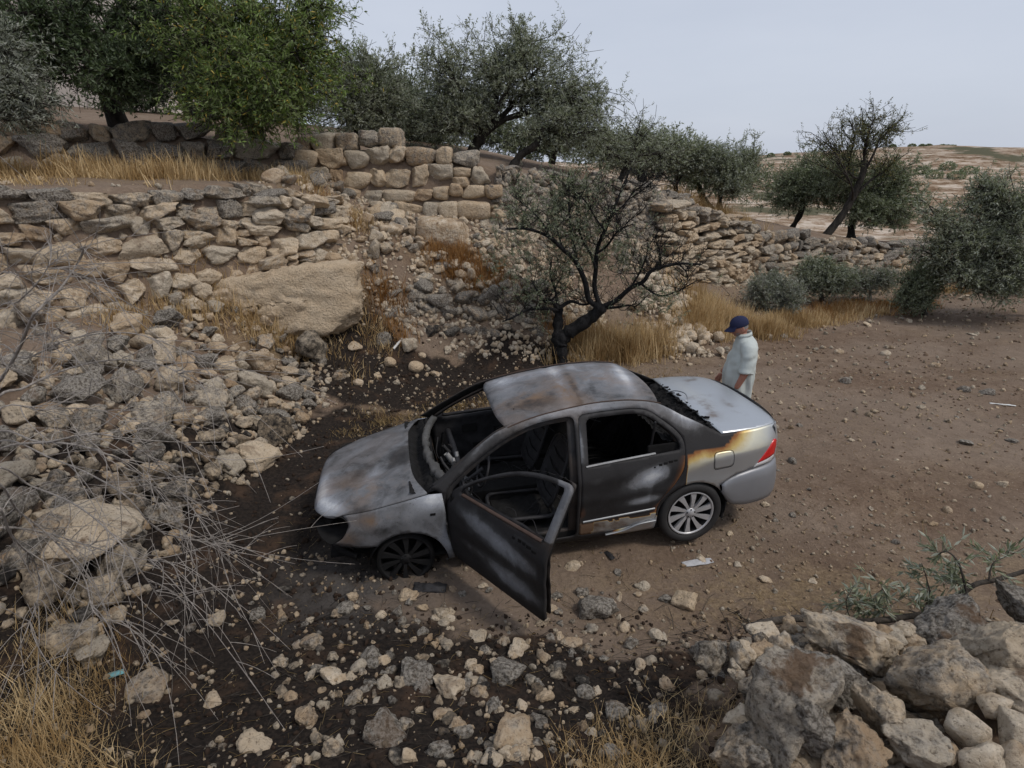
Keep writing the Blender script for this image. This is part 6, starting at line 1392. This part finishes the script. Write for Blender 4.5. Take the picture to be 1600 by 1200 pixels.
TEAL = mat_plain('teal_plastic', (.16, .36, .38), .4, 0, .2, 20, .1); WHT = mat_plain('white_scrap', (.6, .6, .58), .6, 0, .2, 20, .1); ASHC = mat_plain('pale_ash', (.42, .42, .43), .95, 0, .4, 30, .5)
scrap('plastic_scrap', 'teal plastic scrap on the black ground near the lower left dry grass', 'litter', 178, 1057, 28, TEAL, (1, .45, .7), 3, .5)
scrap('plastic_scrap', 'crumpled light blue plastic on the bank under the left wall', 'litter', 100, 548, 14, TEAL, (1, .7, 1), 4)
scrap('mirror_housing', 'blackened mirror housing on the ground below the front wheel', 'car part', 672, 922, 52, M_SOOTG, (1, .42, .7), 5, -.05)
scrap('metal_scrap', 'small dark piece of metal fallen near the rear door sill', 'car part', 952, 870, 22, M_SOOTG, (1, .4, .7), 6, 2.0)
scrap('ash_patch', 'crust of pale ash on the dirt below the rear wheel', 'ash', 1090, 880, 50, ASHC, (1, .28, .12), 7, .2)
scrap('board', 'narrow pale strip of wood lying in the open field at the right', 'board', 1566, 634, 34, WHT, (1, .12, .2), 8, -.35)
scrap('rag', 'dark rag on the ground behind the man, beside the golden grass', 'litter', 1205, 526, 20, M_SOOTG, (1, .4, .6), 9)
for px, py, w, rz, lab in ((622, 540, 26, 1.1, 'white tube end on the scorched strip, below the huge tan block'), (583, 418, 20, -1.0, 'white tube end on the scree, right of the huge tan block')):
    d = ray(px, py); t = 1.0
    for _ in range(300):
        p = np.array([0, 0, CAM_H])+d*t
        if p[2] < hz(p[0], p[1]): break
        t += .05
    L2 = w/2/CAM_F*t; V, F = tubes([np.array([(-L2, 0, 0), (0, 0, .01), (L2, 0, .0)])], [.022], 8); o = obj('tube_piece', mesh_np('tube_piece', V, F, [WHT]), None, (p[0], p[1], p[2]+.03), (0, -.4, rz)); tag(o, lab, 'tube')
P, Fc = rock_shape(4, 88, box=9, cuts=0, rough=.03); o = obj('cut_stone', mesh_np('cut_stone', P, Fc, [M_STONE]), None, tuple(np.array([*at_ground(262, 7.0)[:2], hz(*at_ground(262, 7.0)[:2])+.18])), (-.25, .05, .3), (.11, .10, .16)); o.color = (.1, .0, .8, 1); tag(o, 'squared stone standing upright among the tumbled stones of the left heap', 'stone block')
P, Fc = rock_shape(5, 89, box=1.4, cuts=9, rough=.12, cutd=(.7, 1)); P = P*np.array([.62, .33, .20]); g = at_ground(120, 3.75); o = obj('boulder', mesh_np('boulder', P, Fc, [M_STONE_BIG]), None, (g[0]-.15, g[1], g[2]+.05), (.15, -.1, .25)); o.color = (.15, .02, .5, 1); tag(o, 'broad flat tan boulder on the left bank, beneath the bare grey twigs', 'boulder')
# far pale house behind the trees at the top left
hs_ = empty('house', (-15.6, 24, 4.2)); tag(hs_, 'pale stone house showing through the trees at the top left', 'house')
MH = mat_plain('pale_render', (.52, .46, .40), .9, 0, .15, 4, .2)
bm = bmesh.new(); bmesh.ops.create_cube(bm, size=1); bmesh.ops.scale(bm, vec=(7, 6, 8), verts=bm.verts); me = bpy.data.meshes.new('wall'); bm.to_mesh(me); bm.free(); me.materials.append(MH); obj('wall', me, hs_, (0, 0, 3.5))
for k, (x, z) in enumerate([(-1.6, 3.2), (1.6, 3.2), (1.6, 5.8), (-1.6, 5.8)]):
    bm = bmesh.new(); bmesh.ops.create_cube(bm, size=1); bmesh.ops.scale(bm, vec=(1.1, .12, 1.3), verts=bm.verts); me = bpy.data.meshes.new('window'); bm.to_mesh(me); bm.free(); me.materials.append(M_SOOTG); obj('window', me, hs_, (x, -3.02, z))
bm = bmesh.new(); bmesh.ops.create_cube(bm, size=1); bmesh.ops.scale(bm, vec=(7.5, 6.5, .3), verts=bm.verts); me = bpy.data.meshes.new('roof'); bm.to_mesh(me); bm.free(); me.materials.append(MH); obj('roof', me, hs_, (0, 0, 7.66))
# shrubs dotted over the far hill
r = np.random.default_rng(99)
PATCH = ['leftmost dark bush in the scrub patch of the far hill', 'second dark bush from the left in the scrub patch of the far hill', 'middle dark bush in the scrub patch of the far hill', 'fourth dark bush from the left in the scrub patch of the far hill', 'rightmost dark bush in the scrub patch of the far hill']
SKY_ = {p_: f'tiny dark tree on the skyline of the far hill, {w_} from the left' for p_, w_ in zip(sorted([1440, 1430, 1462, 1478, 1415, 1385, 1200, 1225, 1470]), ['first', 'second', 'third', 'fourth', 'fifth', 'sixth', 'seventh', 'eighth', 'ninth'])}
for k, (px, Y) in enumerate([(1440.0, 112), (1460, 108), (1478, 114), (1495, 107), (1512, 110), (1440, 152), (1430, 153), (1462, 152), (1478, 153), (1415, 151), (1385, 152), (1200, 153), (1225, 152), (1470, 153)]):
    x = (px-800)/CAM_F*Y*.94; z = hz(x, Y); n = 420; rr = 1.0 if Y < 130 else .55; u = r.normal(size=(n, 3)); u /= np.linalg.norm(u, axis=1)[:, None]; c = u*(r.uniform(.3, 1, n)**.4)[:, None]*np.array([rr*1.5, rr, rr*.8]); V, F = leaves_np(c+np.array([0, 0, rr*.5]), u+r.normal(size=(n, 3))*.6, np.full(n, .35), np.full(n, .11), r)
    o = obj('hill_bush', mesh_np('hill_bush', V, F, [M_OLIVE_D], False), None, (x, Y, z)); tag(o, PATCH[k] if Y < 130 else SKY_[px], 'bush', 'bushes in the scrub patch of the far hill' if Y < 130 else 'trees along the far skyline')
# ================================================================ man standing behind the boot
def skin_body(name, verts, edges, radii, mat, sub=2, parent=None, root=0):
    me = bpy.data.meshes.new(name); me.from_pydata([tuple(v) for v in verts], edges, []); me.update()
    o = obj(name, me, parent); md = o.modifiers.new('skin', 'SKIN'); md.use_smooth_shade = True
    for i, r in enumerate(radii):
        d = me.skin_vertices[0].data[i]; d.radius = (r, r) if not isinstance(r, tuple) else r; d.use_root = (i == root)
    s = o.modifiers.new('sub', 'SUBSURF'); s.levels = s.render_levels = sub; me.materials.append(mat); return o
def apply_mods(o):
    dg = bpy.context.evaluated_depsgraph_get(); me = bpy.data.meshes.new_from_object(o.evaluated_get(dg)); o.modifiers.clear(); o.data = me; return o
def rings_mesh(rings, n=28, cap0=True, cap1=True):
    """rings: (centre(3), rx, ry, front bulge, rot) stacked ellipses -> V, F"""
    V, F = [], []
    for (c, rx, ry, bl) in rings:
        a = np.linspace(0, 2*np.pi, n, endpoint=False); x = np.cos(a); y = np.sin(a)
        e = .86; X = np.sign(x)*np.abs(x)**e*rx; Y = np.sign(y)*np.abs(y)**e*ry; X = np.where(X > 0, X*(1+bl), X)
        V.append(np.stack([c[0]+X, c[1]+Y, np.full(n, c[2])], 1))
    m = len(rings)
    for i in range(m-1):
        for j in range(n): F.append([i*n+j, i*n+(j+1) % n, (i+1)*n+(j+1) % n, (i+1)*n+j])
    if cap0: F.append(list(range(n))[::-1])
    if cap1: F.append([(m-1)*n+j for j in range(n)])
    return np.concatenate(V), F
def man():
    # local frame: +x the way he faces, +y to his left, z up
    g = at_ground(1140, 6.55); root = empty('person', tuple(g), (0, 0, math.radians(171)))
    tag(root, 'man in navy cap and pale green short sleeved shirt, standing with head bowed', 'person')
    SK = mat_plain('skin', (.36, .165, .115), .55, 0, .15, 30, .08, .35); SKF = SK
    t = NT('shirt_cloth'); p = t.coord(); n = t.noise(5, 4, .6, p); n2 = t.noise(160, 2, .5, p)
    t.bsdf(t.mixc(n, (.42, .455, .435), (.54, .575, .55)), .85, 0, t.bump(t.math('ADD', n, t.math('MULTIPLY', n2, .1)), .35, .03), .15); SH = t.m
    CAP = mat_plain('navy_cloth', (.022, .026, .062), .85, 0, .2, 60, .2, .15); TR = mat_plain('dark_trousers', (.05, .05, .058), .9, 0, .2, 20, .3, .1); SHOE = mat_plain('dark_shoe', (.03, .026, .022), .6, 0, .2, 10, .1, .3)
    HAIR = mat_plain('grey_stubble', (.22, .20, .19), .9, 0, .4, 120, .5, .1)
    root.scale = (.97, .97, .97)
    # one continuous body: legs, trunk, neck, arms
    vs = [(0,0,.98), (0,0,1.15), (0,0,1.32), (.00,0,1.44), (.035,0,1.50), (.06,0,1.56),
          (0,.17,1.41), (-.02,.225,1.28), (.0,.245,1.13), (.05,.25,1.00), (.09,.245,.90),
          (0,-.17,1.41), (-.01,-.225,1.28), (.03,-.24,1.13), (.12,-.235,1.02), (.18,-.23,.94),
          (0,.09,.90), (.015,.10,.50), (-.01,.10,.09), (.12,.11,.04), (0,-.09,.90), (.02,-.10,.50), (0,-.10,.09), (.13,-.11,.04)]
    ed = [(0,1),(1,2),(2,3),(3,4),(4,5),(3,6),(6,7),(7,8),(8,9),(9,10),(3,11),(11,12),(12,13),(13,14),(14,15),(0,16),(16,17),(17,18),(18,19),(0,20),(20,21),(21,22),(22,23)]
    rd = [(.14,.11),(.15,.12),(.15,.115),(.075,.07),.058,.056,.045,.050,.047,.040,.032,.045,.050,.047,.040,.032,.085,.06,.042,.035,.085,.06,.042,.035]
    body = skin_body('body', vs, ed, rd, SK, 2, root)
    # hands: palm and five fingers each, lightly curled
    for sg, w in ((1, np.array([.09,.245,.90])), (-1, np.array([.18,-.23,.94]))):
        hv = [w, w+(.012,0,-.045), w+(.022,0,-.09)]; he = [(0,1),(1,2)]; hr = [(.022,.028),(.016,.036),(.014,.038)]; 
        for k, (dx, ln) in enumerate([(.030,.070),(.011,.080),(-.009,.074),(-.028,.058)]):
            b = len(hv); p0 = w+(.022+dx*.75,.0,-.092); hv += [p0, p0+(.010,-.006*sg,-ln*.5), p0+(.008,-.022*sg,-ln)]; he += [(2,b),(b,b+1),(b+1,b+2)]; hr += [.0095,.0088,.0075]
        b = len(hv); p0 = w+(.034,-.004*sg,-.035); hv += [p0, p0+(.030,-.012*sg,-.03), p0+(.034,-.022*sg,-.062)]; he += [(1,b),(b,b+1),(b+1,b+2)]; hr += [.0115,.010,.008]
        skin_body('hand', hv, he, hr, SK, 1, root)
    # head, bowed forward
    Hd = empty('head', (.075, 0, 1.575), (0, math.radians(20), math.radians(4))); Hd.parent = root
    P, Fc = ICO[4]; V = P*np.array([.098, .077, .122]); V[:, 2] += .045
    x, y, z = V[:, 0], V[:, 1], V[:, 2]
    V[:, 0] += .018*np.exp(-((z+.055)/.03)**2)*(x > 0)*np.exp(-(y/.04)**2)                      # chin
    V[:, 1] *= 1-.24*sstep(.0, -.075, z); V[:, 0] -= .010*np.exp(-((z-.035)/.018)**2)*(x > 0)*np.exp(-((np.abs(y)-.032)/.02)**2)   # jaw, eye sockets
    V[:, 0] += .030*np.exp(-((z-.010)/.022)**2)*np.exp(-(y/.013)**2)*(x > .05)+.010*np.exp(-((z-.028)/.02)**2)*np.exp(-(y/.011)**2)*(x > .05)   # nose
    V[:, 0] += .007*np.exp(-((z+.026)/.008)**2)*np.exp(-(y/.026)**2)*(x > .05)-.005*np.exp(-((z+.034)/.004)**2)*np.exp(-(y/.026)**2)*(x > .05)      # lips
    obj('face', mesh_np('face', V, Fc, [SK]), Hd)
    for s in (1, -1):
        Ve = P*np.array([.011, .011, .011])+np.array([.082, s*.031, .036]); obj('eye', mesh_np('eye', Ve, Fc, [mat_plain('eye_dark', (.03, .02, .015), .2)]), Hd)
        E = P*np.array([.020, .009, .034]); E[:, 0] += .010*E[:, 2]/.034*0-.006; E = E+np.array([-.008, s*.079, .025]); E[:, 1] -= s*.006*np.exp(-((E[:, 0]+.006)/.010)**2-((E[:, 2]-.028)/.016)**2); obj('ear', mesh_np('ear', E, Fc, [SK]), Hd)
    # cropped grey hair and beard shadow
    V2 = V*1.025; m = ((V[:, 0] < -.005) & (V[:, 2] > .0)) | ((V[:, 2] > .05)); f2 = Fc[m[Fc].all(1)]; obj('hair', mesh_np('hair', V2, f2, [HAIR]), Hd)
    m = (V[:, 2] < .000) & (V[:, 0] > .02) & (V[:, 2] > -.085) & ~((np.abs(V[:, 2]+.03) < .012) & (np.abs(V[:, 1]) < .028)); f2 = Fc[m[Fc].all(1)]
    obj('stubble', mesh_np('stubble', V*1.012, f2, [mat_plain('stubble', (.23, .17, .15), .9, 0, .4, 200, .3)]), Hd)
    cap = empty('cap', (0, 0, 0)); cap.parent = Hd
    Vc = P*np.array([.112, .092, .098])+np.array([-.004, 0, .080]); m = Vc[:, 2] > .062; fc = Fc[m[Fc].any(1)]; o = obj('crown', mesh_np('crown', Vc, fc, [CAP]), cap); o.modifiers.new('t', 'SOLIDIFY').thickness = .003
    a, bb = np.meshgrid(np.linspace(-1.05, 1.05, 22), np.linspace(0, 1, 8)); rx = .100+.085*bb*np.cos(a*.75)**.5; X = rx*np.cos(a)+.0; Y = .092*np.sin(a)*(1-.05*bb); Z = .068-.030*bb-.025*(np.sin(a)**2)*bb+.004
    i = (np.arange(7)[:, None]*22+np.arange(21)[None]).ravel(); o = obj('peak', mesh_np('peak', np.stack([X.ravel(), Y.ravel(), Z.ravel()], 1), np.stack([i, i+1, i+23, i+22], 1), [CAP]), cap); o.modifiers.new('t', 'SOLIDIFY').thickness = .004
    Vb = P*.007+np.array([-.004, 0, .178]); obj('button', mesh_np('button', Vb, Fc, [CAP]), cap)
    # shirt: loose trunk and wide short sleeves, joined and smoothed into one cloth surface
    rr = [((.003,0,.72),.150,.205,.04), ((.005,0,.80),.152,.205,.05), ((.008,0,.90),.158,.208,.10), ((.01,0,1.02),.160,.205,.18), ((.005,0,1.15),.155,.202,.14), ((-.008,0,1.27),.150,.200,.04), ((-.015,0,1.37),.138,.198,0), ((-.012,0,1.44),.118,.180,0), ((.0,0,1.49),.092,.120,0), ((.015,0,1.525),.074,.082,0)]
    V, F = rings_mesh(rr, 32)
    def add(V, F, V2, F2): n = len(V); return np.concatenate([V, V2]), F+[[k+n for k in f] for f in F2]
    for sg, el in ((1, (.0,.262,1.10)), (-1, (.03,-.258,1.11))):
        q = np.array([(-.005, sg*.12, 1.41), (-.012, sg*.185, 1.375), (-.018, sg*.222, 1.27), (-.004, sg*.242, 1.17), el]); V2, F2 = tubes([catmull(q, 4)], [np.interp(np.linspace(0, 4, 17), [0, 1, 2, 3, 4], [.090, .094, .086, .084, .088])], 20)
        F2 = F2.tolist()+[list(range(20))[::-1], list(range(len(V2)-20, len(V2)))]; V, F = add(V, F, V2, F2)
    o = obj('shirt', mesh_np('shirt', V, F, [SH]), root)
    rm = o.modifiers.new('r', 'REMESH'); rm.mode = 'VOXEL'; rm.voxel_size = .011; rm.use_smooth_shade = True; sm = o.modifiers.new('s', 'SMOOTH'); sm.factor = .6; sm.iterations = 7
    apply_mods(o); me = o.data; n = len(me.vertices); co = np.empty(n*3, np.float32); me.vertices.foreach_get('co', co); co = co.reshape(-1, 3); no = np.empty(n*3, np.float32); me.vertices.foreach_get('normal', no); no = no.reshape(-1, 3)
    ang = np.arctan2(co[:, 1], co[:, 0])
    fold = .019*np.sin(ang*7+3*fbm2(co[:, 0]*4, co[:, 2]*3, 2, 4))*sstep(1.30, .9, co[:, 2])*(np.abs(co[:, 1]) < .215)+.018*np.sin(co[:, 2]*38+co[:, 0]*25+co[:, 1]*14)*sstep(1.0, 1.2, co[:, 2])*sstep(1.42, 1.3, co[:, 2])*fbm2(co[:, 1]*9, co[:, 2]*5, 2, 8)*1.6+.006*fbm2(co[:, 1]*14+co[:, 0]*9, co[:, 2]*9, 3, 2)
    co = co+no*fold[:, None]; me.vertices.foreach_set('co', co.ravel()); me.materials.clear(); me.materials.append(SH); me.polygons.foreach_set('use_smooth', np.ones(len(me.polygons), bool)); me.update()
    col = [(.018+.074*math.cos(a), .080*math.sin(a), 1.522+.022*math.cos(a+math.pi)*1.0) for a in np.linspace(.35, 2*math.pi-.35, 26)]; Vc = np.array(col); V = np.concatenate([Vc*np.array([1.1, 1.1, 1])-np.array([0, 0, .018]), Vc+np.array([0, 0, .028]), Vc*np.array([1.22, 1.22, 1])-np.array([0, 0, .012])]); m = len(Vc)
    F = [[i, i+1, m+i+1, m+i] for i in range(m-1)]+[[m+i, m+i+1, 2*m+i+1, 2*m+i] for i in range(m-1)]; c = obj('collar', mesh_np('collar', V, F, [SH]), o); c.modifiers.new('t', 'SOLIDIFY').thickness = .003
    for sg, el in ((1, (.0,.262,1.10)), (-1, (.03,-.258,1.11))): pass
    # trousers and shoes
    tr = [(0,0,.97),(0,.095,.88),(.015,.10,.5),(-.005,.10,.10),(0,-.095,.88),(.02,-.10,.5),(.005,-.10,.10)]
    skin_body('trousers', tr, [(0,1),(1,2),(2,3),(0,4),(4,5),(5,6)], [.12,.105,.085,.07,.105,.085,.07], TR, 2, root)
    for s, x0 in ((1, 0), (-1, .01)):
        Vs = P*np.array([.135, .048, .045])+np.array([x0+.05, s*.105, .042]); Vs[:, 2] = np.maximum(Vs[:, 2], .004); obj('shoe', mesh_np('shoe', Vs, Fc, [SHOE]), root)
man()
